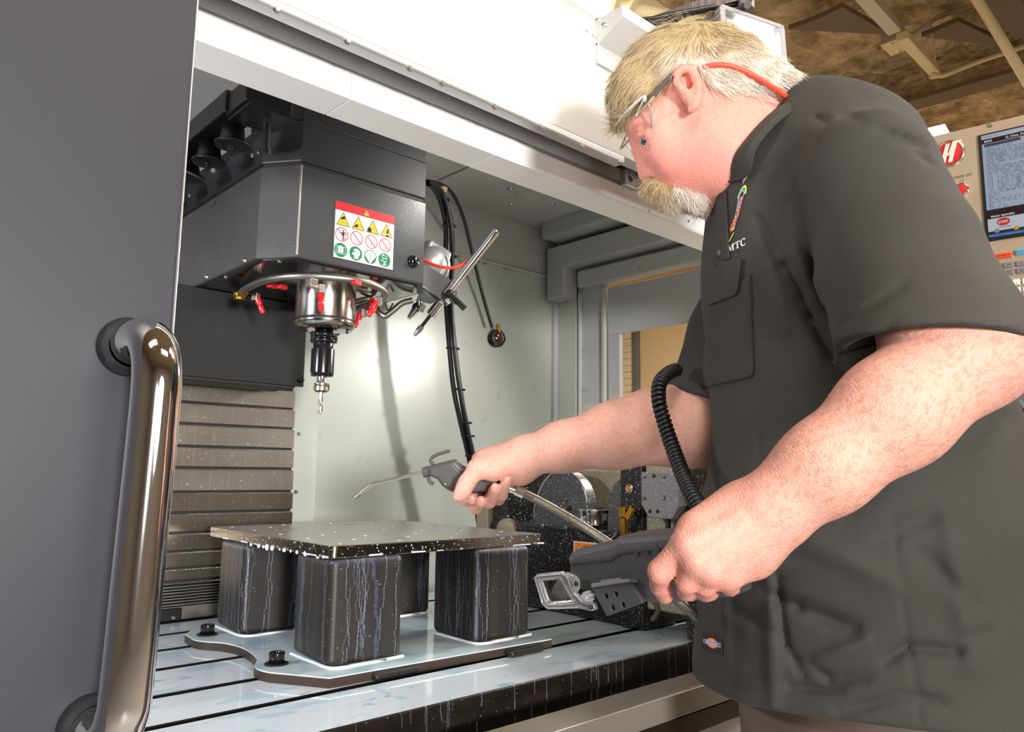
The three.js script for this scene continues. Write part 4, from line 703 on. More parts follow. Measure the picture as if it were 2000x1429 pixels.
{ const t = thing('lamp_bracket', 'white folded mounting channel fixed on the fascia behind the blond hair', 'bracket', [0.95, 1.83, -0.72]);
  const [x0] = [0.8595,1.8495,-0.745];
  add(t, 'channel', slab([[0.745, 1.822], [0.69, 1.85], [0.69, 1.868], [0.745, 1.868]], 0.5, 0.001, [x0 + 0.5, 0, 0], [0, 0, -1], [0, 1, 0]), M.fascia);
  add(t, 'backing_plate', bx(x0, x0 + 0.5, 1.793, 1.828, -0.7448, -0.740, 0.001), M.fascia);
  for (const p of [[0.8251,1.8344,-0.71], [0.8394,1.833,-0.71]]) screw(t, p, [0, 1, 0.3], M.nickel, 1.2); }
// ================================================================ control console
const CO = [1.382, 1.6979, -0.406], CEX = V(0.14035, 0, 0.9901), CEN = V(-0.9901, 0, 0.14035);
const CQ = new THREE.Quaternion().setFromRotationMatrix(new THREE.Matrix4().makeBasis(CEX, UPV, CEN));
function addL(parent, name, geo, mat, label) { const m = new THREE.Mesh(Array.isArray(geo) ? merge(geo) : geo, mat); m.name = name; m.castShadow = m.receiveShadow = true; if (label) m.userData.label = label; parent.add(m); return m; }
const con = thing('control_console', 'brushed champagne metal control console with screen, keys and red round emblem', 'control panel', CO);
con.quaternion.copy(CQ);
{
  const face = std('#d9c2a6', 0.3, 0.55, { roughnessMap: brushed }), P = (...a) => a;
  addL(con, 'face_plate', bx(-0.075, 0.36, -0.366, 0.038, -0.006, 0, 0.002), face);
  addL(con, 'housing', bx(-0.07, 0.355, -0.36, 0.034, -0.09, -0.006, 0.006), std('#cfcac2', 0.5));
  addL(con, 'top_box', bx(-0.09, -0.004, 0.02, 0.058, -0.06, -0.004, 0.003), M.white);
  // emblem: ring, red disc, slanted letter
  const em = addL(con, 'emblem', lathe([[0.0195, 0.002], [0.0205, 0.0045], [0.0225, 0.004], [0.0235, 0], [0.0195, 0]], [0, 0, 0], [0, 0, 1], 56), M.nickel, 'round chrome emblem ring with slanted letter H on red');
  addL(em, 'emblem_disc', lathe([[0, 0.002], [0.0196, 0.002], [0.0196, 0]], [0, 0, 0], [0, 0, 1], 48), phy('#b81d26', 0.35));
  const H = new THREE.Shape([[-0.0145, -0.0165], [-0.0045, 0.0165], [0.0015, 0.0165], [-0.0035, 0.0005], [-0.0010, 0.0005], [0.0010, 0.0062], [0.0060, 0.0188], [0.0185, 0.0192], [0.0160, 0.0152], [0.0120, 0.0150], [0.0030, -0.0162], [-0.0030, -0.0162], [0.0005, -0.0040], [-0.0045, -0.0050], [-0.0055, -0.0095], [-0.0075, -0.0165]].map(([x, y]) => new THREE.Vector2(x, y)));
  addL(em, 'emblem_letter', new THREE.ExtrudeGeometry(H, { depth: 0.0016, bevelEnabled: true, bevelThickness: 0.0008, bevelSize: 0.0006, bevelOffset: -0.0006, bevelSegments: 2 }).translate(0, 0, 0.0024), std('#efe3cc', 0.3, 0.35));
  screwL(con, [0.0615, 0.0335, 0]);
  // power off
  const font = await new FontLoader().loadAsync('fonts/droid/droid_sans_regular.typeface.json');
  const text = (s, size, x, y) => { const g = new TextGeometry(s, { font, size, depth: 0.0003, curveSegments: 3 }); g.computeBoundingBox(); return g.translate(x - (g.boundingBox.max.x) / 2, y, 0); };
  addL(con, 'lettering', text('POWER OFF', 0.0043, 0.0145, -0.0462), M.blackMatte);
  addL(con, 'lettering', text('OVERRIDES', 0.0036, 0.090, -0.2815), M.blackMatte);
  addL(con, 'lettering_ring', new THREE.TorusGeometry(0.0028, 0.0003, 6, 24).translate(0.0145, -0.0530, 0), M.blackMatte);
  const bt = addL(con, 'power_button', lathe([[0, 0.011], [0.0085, 0.011], [0.0092, 0.010], [0.0092, 0]], [0.0145, -0.0695, 0], [0, 0, 1], 36), phy('#b3221f', 0.4), 'round red push button');
  addL(bt, 'button_ring', lathe([[0.0094, 0.0095], [0.0106, 0.0095], [0.0118, 0.001], [0.0118, 0]], [0.0145, -0.0695, 0], [0, 0, 1], 36), M.chrome);
  // screen
  addL(con, 'screen_bezel', slab([[0.0425, 0.0195], [0.30, 0.0195], [0.30, -0.1635], [0.0425, -0.1635]], 0.004, 0.0006, [0, 0, 0.0028], [1, 0, 0], [0, 1, 0]), M.black);
  const scr = canvasTex(1024, 768, (k, w, h) => {
    k.fillStyle = '#b9c2d6'; k.fillRect(0, 0, w, h); k.fillStyle = '#c9d0df'; k.fillRect(0, 0, w, 30); k.fillStyle = '#666d7c'; k.font = '18px sans-serif'; k.fillText('Restart 201', 10, 22);
    k.fillStyle = '#3c2a2a'; k.fillRect(0, 32, w, 34); k.fillStyle = '#fff'; k.font = 'bold 24px sans-serif'; k.fillText('MDI', 14, 58); k.fillText('O_Vise_Power_Op_3.nc', 140, 58);
    k.fillStyle = '#5c5560'; k.fillRect(14, 70, 210, 22);
    k.fillStyle = '#4a5060'; k.font = '19px monospace';
    ['(HAAS VF 3 SS)', '(MACHINE 5 18 14 15)', '(POWER TURN UP NOSE)', '(PROGRAMMER: LINKING)', '(WCS NUMBER: 1 0 4 8 R8)', '(W/O NAME: VF DEV MACH RGA35)', '(PART NAME: VICE POD50)', 'OP NR21', '(WALKER STOCK W CRE ROUSING TURNED)', '(W STOCKED 3RD OF TABLE)', '(SETUP NOTES: USED WRING COORDINATES)', '(T1  F  NEXT/TABLE SURFACE)', '(T2  3.2 MILL 1.25MM R 2 2MM SF MILL 1)', '(T3  2.25FT IN MILL 1 3MM)', '(T4  OUT 25 1.9MM TAIL)', '(T5  2 MILL 1 7MM 1.3MM SF CSK ACT)', '(T6  2 MILL 3 2MM 1.2MM SF CSK)', '(T7  DRILL 3 7MM SF CSK)', '(T16 .50 MM NR THIS OF CBSS)', 'G0 G17', 'G49', 'N1 G0 G90 D1 B 0', 'G54 X3.1 Y0 T4', 'M8', 'G43 H1 Z2.'].forEach((s, i) => k.fillText(s, 16, 112 + i * 18.6));
    k.fillStyle = '#3c2a2a'; k.fillRect(0, 566, w, 34); k.fillStyle = '#fff'; k.font = 'bold 22px sans-serif'; k.fillText('Spindle', 300, 590); k.fillStyle = '#5e5a66'; k.fillRect(210, 600, w, 26); k.fillStyle = '#3c2a2a'; k.fillRect(0, 600, 210, 34); k.fillStyle = '#fff'; k.fillText('Main Spindle', 20, 626);
    k.fillStyle = '#d6dbe6'; k.fillRect(0, 636, 270, 96); k.fillStyle = '#e5452f'; k.beginPath(); for (let i = 0; i < 8; i++) k.lineTo(90 + 40 * Math.cos(i * 0.785 + 0.39), 668 + 30 * Math.sin(i * 0.785 + 0.39)); k.fill(); k.fillStyle = '#fff'; k.font = 'bold 24px sans-serif'; k.fillText('STOP', 59, 677);
    k.fillStyle = '#555c6c'; k.font = '17px sans-serif'; ['Spindle Speed: 0', 'Spindle Load: 0.0', 'Surface Speed: 0', 'Chip Load: 0.0'].forEach((s, i) => k.fillText(s, 300, 650 + i * 20)); k.fillText('Overrides', 60, 712); k.fillStyle = '#7bb04a'; k.fillRect(280, 716, 500, 10);
    k.fillStyle = '#3e3a34'; k.fillRect(0, 728, w, 22); k.fillStyle = '#e2b93a'; k.beginPath(); k.arc(160, 728, 15, 0, 7); k.fill(); k.fillStyle = '#9aa0a6'; k.beginPath(); k.arc(50, 728, 15, 0, 7); k.fill(); k.fillStyle = '#4a86e0'; k.fillRect(0, 750, w, 18);
  });
  const sg = new THREE.BoxGeometry(0.245, 0.174, 0.001).translate(0.170, -0.0705, 0.0032);
  addL(con, 'screen', sg, phy('#20242c', 0.15, 0, { map: scr, emissive: '#ffffff', emissiveMap: scr, emissiveIntensity: 0.5, clearcoat: 0.6 }));
  // keys
  // every key has its own cell of one printed sheet
  const keyList = [], key = (...a) => keyList.push(a);
  key(0.063, -0.1905, 0.030, 0.0085, '#d8481e', 'RESET', 'wide orange key');
  key(0.097, -0.1885, 0.031, 0.0085, '#3f9fc0', 'POWER UP', 'wide blue key');
  const G = '#77757a', Wh = '#d8d5d0';
  [['F1', 0.0543], ['F2', 0.0713], ['F3', 0.088], ['F4', 0.105], ['TOOL|REL', 0.13], ['ALT', 0.15], ['NC', 0.17]].forEach(([s, x]) => key(x, -0.2068, 0.0142, 0.0088, G, s));
  [['TOOL|OFST', 0.0543], ['NEXT|TOOL', 0.0713], ['TOOL|REL', 0.0882], ['PART|ZERO', 0.105], ['LIST', 0.13], ['EDIT', 0.15], ['MDI', 0.17]].forEach(([s, x]) => key(x, -0.2190, 0.0142, 0.0088, G, s));
  [['A-', 0.0535, '#7fb3c4'], ['+A/C', 0.0668, '#e2ddb0'], ['▲|+Z', 0.0797, Wh], ['-Y', 0.0925, Wh]].forEach(([s, x, c]) => key(x, -0.2365, 0.0108, 0.0098, c, s));
  [['+X', 0.0535, Wh], ['◀ +X', 0.0668, Wh], ['JOG|LOCK', 0.0797, Wh], ['▶ -X', 0.0925, Wh]].forEach(([s, x, c]) => key(x, -0.2500, 0.0108, 0.0098, c, s));
  [['+Y', 0.0668, Wh], ['▼|-Z', 0.0797, Wh], ['C', 0.0925, Wh]].forEach(([s, x, c]) => key(x, -0.2635, 0.0108, 0.0098, c, s));
  for (let r = 0; r < 5; r++) for (let c = 0; c < 4; c++) key(0.0765 + c * 0.0125, -0.2875 - r * 0.0145, 0.010, 0.0095, r < 1 && c < 1 ? '#bcb6ac' : G, r > 3 ? '0' : '%');
  for (let r = 0; r < 9; r++) for (let c = 0; c < 7; c++) key(0.152 + c * 0.0165, -0.2365 - r * 0.0135, 0.0125, 0.0098, c < 4 ? Wh : G, 'ABCDEFGHIJKLMNOPQRSTUVWXYZ1234567890'[(r * 7 + c) % 36]);
  const sheet = canvasTex(960, 1024, (k) => keyList.forEach(([, , , , col, txt, , fg], i) => {
    const x = (i % 10) * 96, y = Math.floor(i / 10) * 64, L = txt.split('|'); k.fillStyle = col; k.fillRect(x, y, 96, 64); k.fillStyle = fg ?? '#1b1b1e'; k.textAlign = 'center'; k.font = `bold ${txt.length > 6 && L.length < 2 ? 17 : L.length > 1 ? 18 : 24}px sans-serif`;
    L.forEach((s, j) => k.fillText(s, x + 48, y + 40 + (j - (L.length - 1) / 2) * 20));
  }));
  const keyMat = phy('#ffffff', 0.3, 0, { clearcoat: 0.8, map: sheet });
  keyList.forEach(([x, y, w, h, , , label], i) => {
    const g = new RoundedBoxGeometry(w, h, 0.005, 2, 0.0018), p = g.attributes.position, uv = g.attributes.uv;
    for (let q = 0; q < p.count; q++) uv.setXY(q, (i % 10 + 0.02 + 0.96 * (p.getX(q) / w + 0.5)) / 10, 1 - (Math.floor(i / 10) + 0.98 - 0.96 * (p.getY(q) / h + 0.5)) / 16);
    addL(con, 'key', g, keyMat, label).position.set(x, y, 0.0015);
  });
}
function screwL(parent, pos) { const m = new THREE.Mesh(screwHead, M.steelDull); m.name = 'screw'; m.position.set(...pos); m.rotation.x = Math.PI / 2; parent.add(m); }
// console stand, document pouch, pen and shelf below it
{ const p = [1.44, 1.0, -0.30], t = thing('console_arm', 'grey support post carrying the control console', 'post', [1.50, 0, -0.22]);
  add(t, 'post', bx(1.52, 1.58, 0.02, 1.60, -0.25, -0.19, 0.006), M.castAlu); add(t, 'foot_plate', bx(1.45, 1.65, 0, 0.02, -0.32, -0.12, 0.004), M.castAlu);
  add(t, 'mounting_block', bx(1.515, 1.58, 1.36, 1.5, -0.26, -0.16, 0.006), M.castAlu); }
{ const t = thing('document_pouch', 'grey clipboard pouch below the control console at the right edge', 'clipboard', [1.688,1.2817,-0.4093]);
  add(t, 'board', platePx([[1.704,1.3374,-0.4526], [1.6584,1.315,-0.389], [1.672,1.2322,-0.3923], [1.722,1.236,-0.4554]], 0.006), std('#a3a2a8', 0.5));
  add(t, 'top_edge', platePx([[1.7125,1.3516,-0.4558], [1.6582,1.3168,-0.3888], [1.653,1.3106,-0.388], [1.7075,1.344,-0.4549]], 0.012), M.blackMatte);
  add(t, 'paper_sheet', platePx([[1.6854,1.3082,-0.4451], [1.6483,1.2953,-0.3912], [1.658,1.2354,-0.3936], [1.6985,1.2387,-0.4464]], 0.0016), std('#b8b7bd', 0.8)); }
{ const t = thing('pen', 'black ballpoint pen clipped on the grey pouch', 'pen', [1.6254,1.2864,-0.3975]);
  const a = [1.6074,1.3108,-0.4026], b = [1.6226,1.2631,-0.384], d = V(...b).sub(V(...a)), at = (s) => V(...a).addScaledVector(d, s).toArray();
  add(t, 'barrel', rod(at(0.12), at(1), 0.0048, 0.0042), M.black); add(t, 'push_cap', rod(at(0), at(0.12), 0.003, 0.0048), M.black); add(t, 'clip', rod(at(0.14), at(0.6), 0.0012).translate(-0.004, 0.003, 0), M.steelDull); }
{ const t = thing('shelf', 'dark steel shelf edge behind the man at the right edge', 'shelf', [1.756,1.2286,-0.4254]);
  add(t, 'shelf_board', platePx([[1.7988,1.2365,-0.4668], [1.6969,1.229,-0.3425], [1.6984,1.2151,-0.3438], [1.8005,1.221,-0.4683]], 0.12), M.darkScrew); }

// ================================================================ the air gun, its hose, the remote handle and its cord
const CQuat = camera.quaternion.clone(); camera.updateMatrixWorld();
const CR = V(1, 0, 0).applyQuaternion(CQuat), CU = V(0, 1, 0).applyQuaternion(CQuat), CF = V(0, 0, -1).applyQuaternion(CQuat);
{ const t = thing('air_gun', 'dark grey air blow gun with bent steel nozzle in the outstretched hand', 'air gun', [0.7108,1.145,-0.8772]);
  t.quaternion.copy(CQuat);
  const S = 1.115 / 1492.6, q = (zx, zy) => [(680 + zx * 0.21 - 900) * S, -(800 + zy * 0.21 - 930) * S];
  const sh = new THREE.Shape(); sh.moveTo(...q(742, 524)); sh.lineTo(...q(978, 464)); sh.quadraticCurveTo(...q(1012, 460), ...q(1030, 492)); sh.quadraticCurveTo(...q(1060, 525), ...q(1110, 540)); sh.lineTo(...q(1230, 600)); sh.quadraticCurveTo(...q(1400, 640), ...q(1505, 700)); sh.lineTo(...q(1492, 762)); sh.quadraticCurveTo(...q(1300, 740), ...q(1180, 770)); sh.quadraticCurveTo(...q(1060, 785), ...q(960, 750)); sh.quadraticCurveTo(...q(880, 715), ...q(852, 660)); sh.quadraticCurveTo(...q(830, 625), ...q(765, 612));
  addL(t, 'gun_body', new THREE.ExtrudeGeometry(sh, { depth: 0.014, bevelEnabled: true, bevelThickness: 0.006, bevelSize: 0.005, bevelOffset: -0.005, bevelSegments: 4, curveSegments: 14 }).translate(0, 0, -0.007), M.gunPlastic);
  const sh2 = new THREE.Shape(); sh2.moveTo(...q(770, 535)); sh2.lineTo(...q(975, 480)); sh2.quadraticCurveTo(...q(1020, 560), ...q(1090, 590)); sh2.lineTo(...q(1040, 690)); sh2.quadraticCurveTo(...q(1000, 725), ...q(950, 712)); sh2.quadraticCurveTo(...q(880, 680), ...q(850, 620)); sh2.lineTo(...q(775, 592));
  addL(t, 'side_shell', new THREE.ExtrudeGeometry(sh2, { depth: 0.026, bevelEnabled: true, bevelThickness: 0.002, bevelSize: 0.002, bevelOffset: -0.002, bevelSegments: 2 }).translate(0, 0, -0.0135), M.gunPlastic);
  const at3 = (x, y, z = 0) => [...q(x, y), z];
  addL(t, 'rivet', ball(at3(912, 678, 0.0148), 0.0016), M.nickel);
  addL(t, 'nozzle_socket', rod(at3(765, 568), at3(695, 585), 0.0078, 0.0074, 24), M.gunPlastic);
  const nz = addL(t, 'nozzle_tube', tube([at3(720, 576), at3(600, 602), at3(400, 650), at3(260, 682), at3(222, 692), at3(195, 712), at3(110, 780)], 0.0027, 80, 14, 0.1), M.nickel);
  addL(nz, 'nozzle_tip', rod(at3(112, 778), at3(72, 818), 0.0034, 0.0034, 16), M.steelDull);
  addL(t, 'hanging_hook', tube([at3(800, 500), at3(775, 490), at3(768, 465), at3(785, 440), at3(830, 415), at3(900, 392), at3(945, 380)], 0.0026, 50, 10, 0.3), M.gunPlastic);
  addL(t, 'trigger', tube([at3(742, 615), at3(752, 650), at3(765, 676), at3(795, 690)], 0.0026, 30, 10), M.gunPlastic);
  addL(t, 'hose_connector', [rod(at3(1492, 728), at3(1530, 742), 0.0062, 0.0062, 6), rod(at3(1530, 742), at3(1580, 762), 0.0052), rod(at3(1570, 757), at3(1625, 782), 0.0068, 0.0066, 20)], M.nickel); }
{ const t = thing('braided_hose', 'braided stainless steel hose hanging from the air gun', 'hose', [0.8147,1.0958,-0.77]);
  add(t, 'hose', tube([[0.7731,1.1247,-0.8209], [0.7843,1.1176,-0.8077], [0.8005,1.1029,-0.7819], [0.8193,1.0849,-0.7542], [0.8349,1.068,-0.7293], [0.8422,1.0509,-0.6983], [0.8438,1.0288,-0.6598], [0.8495,1.0016,-0.6185], [0.8596,0.977,-0.5865], [0.8957,0.9461,-0.5728]], 0.0062, 200, 16), braid());
  add(t, 'crimp_ring', rod([0.7714,1.1261,-0.8235], [0.7793,1.1211,-0.8144], 0.0082), M.nickel); }
{ const t = thing('remote_handle', 'dark grey handheld jog remote with clear flip lens and bracket in the near hand', 'remote control', [0.6412,1.0556,-0.4982]);
  const pl = (p, th, b) => platePx(p, th, b);
  add(t, 'body', plateB([[0.6267,1.0613,-0.586], [0.628,1.0685,-0.5766], [0.6307,1.0807,-0.5264], [0.6306,1.0854,-0.5187], [0.6328,1.0929,-0.4658], [0.6315,1.1054,-0.3876], [0.6385,1.0394,-0.3938], [0.64,1.0237,-0.4724], [0.6388,1.0235,-0.5065], [0.6308,1.0267,-0.5821], [0.6293,1.0325,-0.5891]], 0.05, 0.009), M.plasticGrey);
  const up = add(t, 'upper_shell', plateB([[0.623,1.0606,-0.5841], [0.6249,1.0695,-0.5737], [0.6275,1.0821,-0.5236], [0.6273,1.0868,-0.516], [0.6293,1.0942,-0.4633], [0.6278,1.1065,-0.3853], [0.6299,1.0871,-0.3871], [0.6312,1.0762,-0.465], [0.6293,1.0674,-0.5124], [0.6302,1.06,-0.5254], [0.6251,1.0497,-0.5829]], 0.054, 0.007), std('#454347', 0.5, 0, { bumpMap: fine, bumpScale: 0.0003 }));
  for (const p of [[[0.6282,1.0812,-0.4929], [0.6289,1.0697,-0.4917]], [[0.6282,1.0837,-0.48], [0.6288,1.0728,-0.4788]], [[0.6278,1.0872,-0.466], [0.6285,1.0754,-0.4648]]]) add(up, 'grip_rib', rod(p[0], p[1], 0.0022), M.plasticGrey);
  const ring = (p) => Array.from({ length: 14 }, (_, i) => V(...p).addScaledVector(CR, 0.0032 * Math.cos(i * 0.449)).addScaledVector(CU, 0.0030 * Math.sin(i * 0.449)).toArray());
  const br = add(t, 'bracket_plate', plateB([[0.6176,1.0347,-0.5446], [0.6223,1.0446,-0.4971], [0.6264,1.0247,-0.4833], [0.6257,1.0062,-0.5288]], 0.006, 0.0008, [[0.6246,1.0274,-0.5271], [0.6257,1.0308,-0.5145], [0.6269,1.0163,-0.5203], [0.6277,1.0209,-0.5076]].map(ring)), M.plasticGrey);
  add(br, 'bracket_lip', plateB([[0.6149,1.0383,-0.5422], [0.6195,1.0481,-0.4949], [0.619,1.0448,-0.4932], [0.6146,1.0344,-0.5405]], 0.014, 0.001), std('#5a595c', 0.5));
  add(br, 'bracket_step', plateB([[0.6282,1.041,-0.5404], [0.6275,1.0466,-0.5125], [0.6266,1.0438,-0.5111], [0.6273,1.0381,-0.539]], 0.012, 0.001), std('#5a595c', 0.5));
  const clear = phy('#e9e9ee', 0.08, 0, { transmission: 0.92, thickness: 0.003, ior: 1.4 });
  const fl = add(t, 'flip_lens_frame', plateB([[0.6053,1.0369,-0.6173], [0.6086,1.0409,-0.6135], [0.6124,1.046,-0.5815], [0.6137,1.0438,-0.5753], [0.6224,1.0262,-0.5692], [0.6256,1.018,-0.561], [0.6261,1.0155,-0.5472], [0.6287,1.0102,-0.5459], [0.6239,1.0069,-0.5509], [0.624,1.0089,-0.5669], [0.6223,1.0048,-0.6078], [0.6183,1.0088,-0.6134]], 0.007, 0.002, [[0.6099,1.0359,-0.6132], [0.6121,1.041,-0.5828], [0.6149,1.0378,-0.5808], [0.6221,1.0181,-0.5711], [0.6217,1.0138,-0.5722], [0.6234,1.0099,-0.6058], [0.6198,1.0126,-0.6086]]), clear);
  add(fl, 'lens_pane', plateB([[0.6105,1.0367,-0.6154], [0.6143,1.0419,-0.5833], [0.6257,1.0128,-0.5729], [0.6234,1.0078,-0.6089]], 0.0012, 0.0002), phy('#ffffff', 0.02, 0, { transmission: 1, thickness: 0 }));
  add(fl, 'hinge', [ball([0.6197,1.0348,-0.566], 0.006, 0.7, 1.4, 0.7), ball([0.6222,1.0225,-0.5523], 0.0075, 1.2, 0.9, 0.8), rod([0.613,1.0439,-0.5745], [0.6177,1.0394,-0.5642], 0.0035, 0.004)], phy('#dcdce0', 0.15, 0, { transmission: 0.85, thickness: 0.004, ior: 1.4 }));
  for (const p of [[0.614,1.0358,-0.5614], [0.6202,1.0131,-0.5463]]) add(fl, 'hinge_pin', ball(p, 0.0024), M.black); }
function plateB(pts, thick, bev, hole) {
  const P = pts.map((p) => V(...p)), n = P.length, X = P[Math.floor(n * 0.35)].clone().sub(P[0]).normalize();
  let N = V(0, 0, 0); for (let i = 0; i < n; i++) N.add(P[i].clone().cross(P[(i + 1) % n])); N.normalize();
  if (N.dot(P[0].clone().sub(camera.position)) > 0) N.negate();
  X.addScaledVector(N, -X.dot(N)).normalize(); const Y = N.clone().cross(X), fl = (p) => { const d = V(...p).sub(P[0]); return new THREE.Vector2(d.dot(X), d.dot(Y)); };
  const s = new THREE.Shape(pts.map(fl)); for (const h of hole ? (Array.isArray(hole[0][0]) ? hole : [hole]) : []) s.holes.push(new THREE.Path(h.map(fl)));
  const g = new THREE.ExtrudeGeometry(s, { depth: thick - 2 * bev, bevelEnabled: true, bevelThickness: bev, bevelSize: bev, bevelOffset: -bev, bevelSegments: 4 });
  return metric(g.translate(0, 0, -thick + bev).applyMatrix4(new THREE.Matrix4().makeBasis(X, Y, N).setPosition(P[0])));
}
{ // coiled cord: a helix about a drooping line
  const t = thing('coiled_cord', 'black coiled cord hanging over the far forearm down to the remote', 'cord', [0.8091,1.194,-0.5778]);
  const line = new THREE.CatmullRomCurve3([[0.8461,1.2898,-0.594], [0.814,1.2803,-0.5843], [0.7831,1.2634,-0.5748], [0.7727,1.2397,-0.5683], [0.7729,1.211,-0.5598], [0.7672,1.1794,-0.5436], [0.7491,1.1493,-0.518], [0.7262,1.126,-0.4886], [0.7057,1.1019,-0.4572], [0.6781,1.0842,-0.4311]].map((p) => V(...p)));
  const L = line.getLength(), turns = Math.round(L / 0.0062), n = turns * 14, pts = [], fr = line.computeFrenetFrames(400);
  for (let i = 0; i <= n; i++) { const u = i / n, k = Math.min(400, Math.round(u * 400)), a = u * turns * 6.283; pts.push(line.getPointAt(u).addScaledVector(fr.normals[k], 0.0068 * Math.cos(a)).addScaledVector(fr.binormals[k], 0.0068 * Math.sin(a))); }
  add(t, 'coil', new THREE.TubeGeometry(new THREE.CatmullRomCurve3(pts), n, 0.0029, 7), M.rubber); }
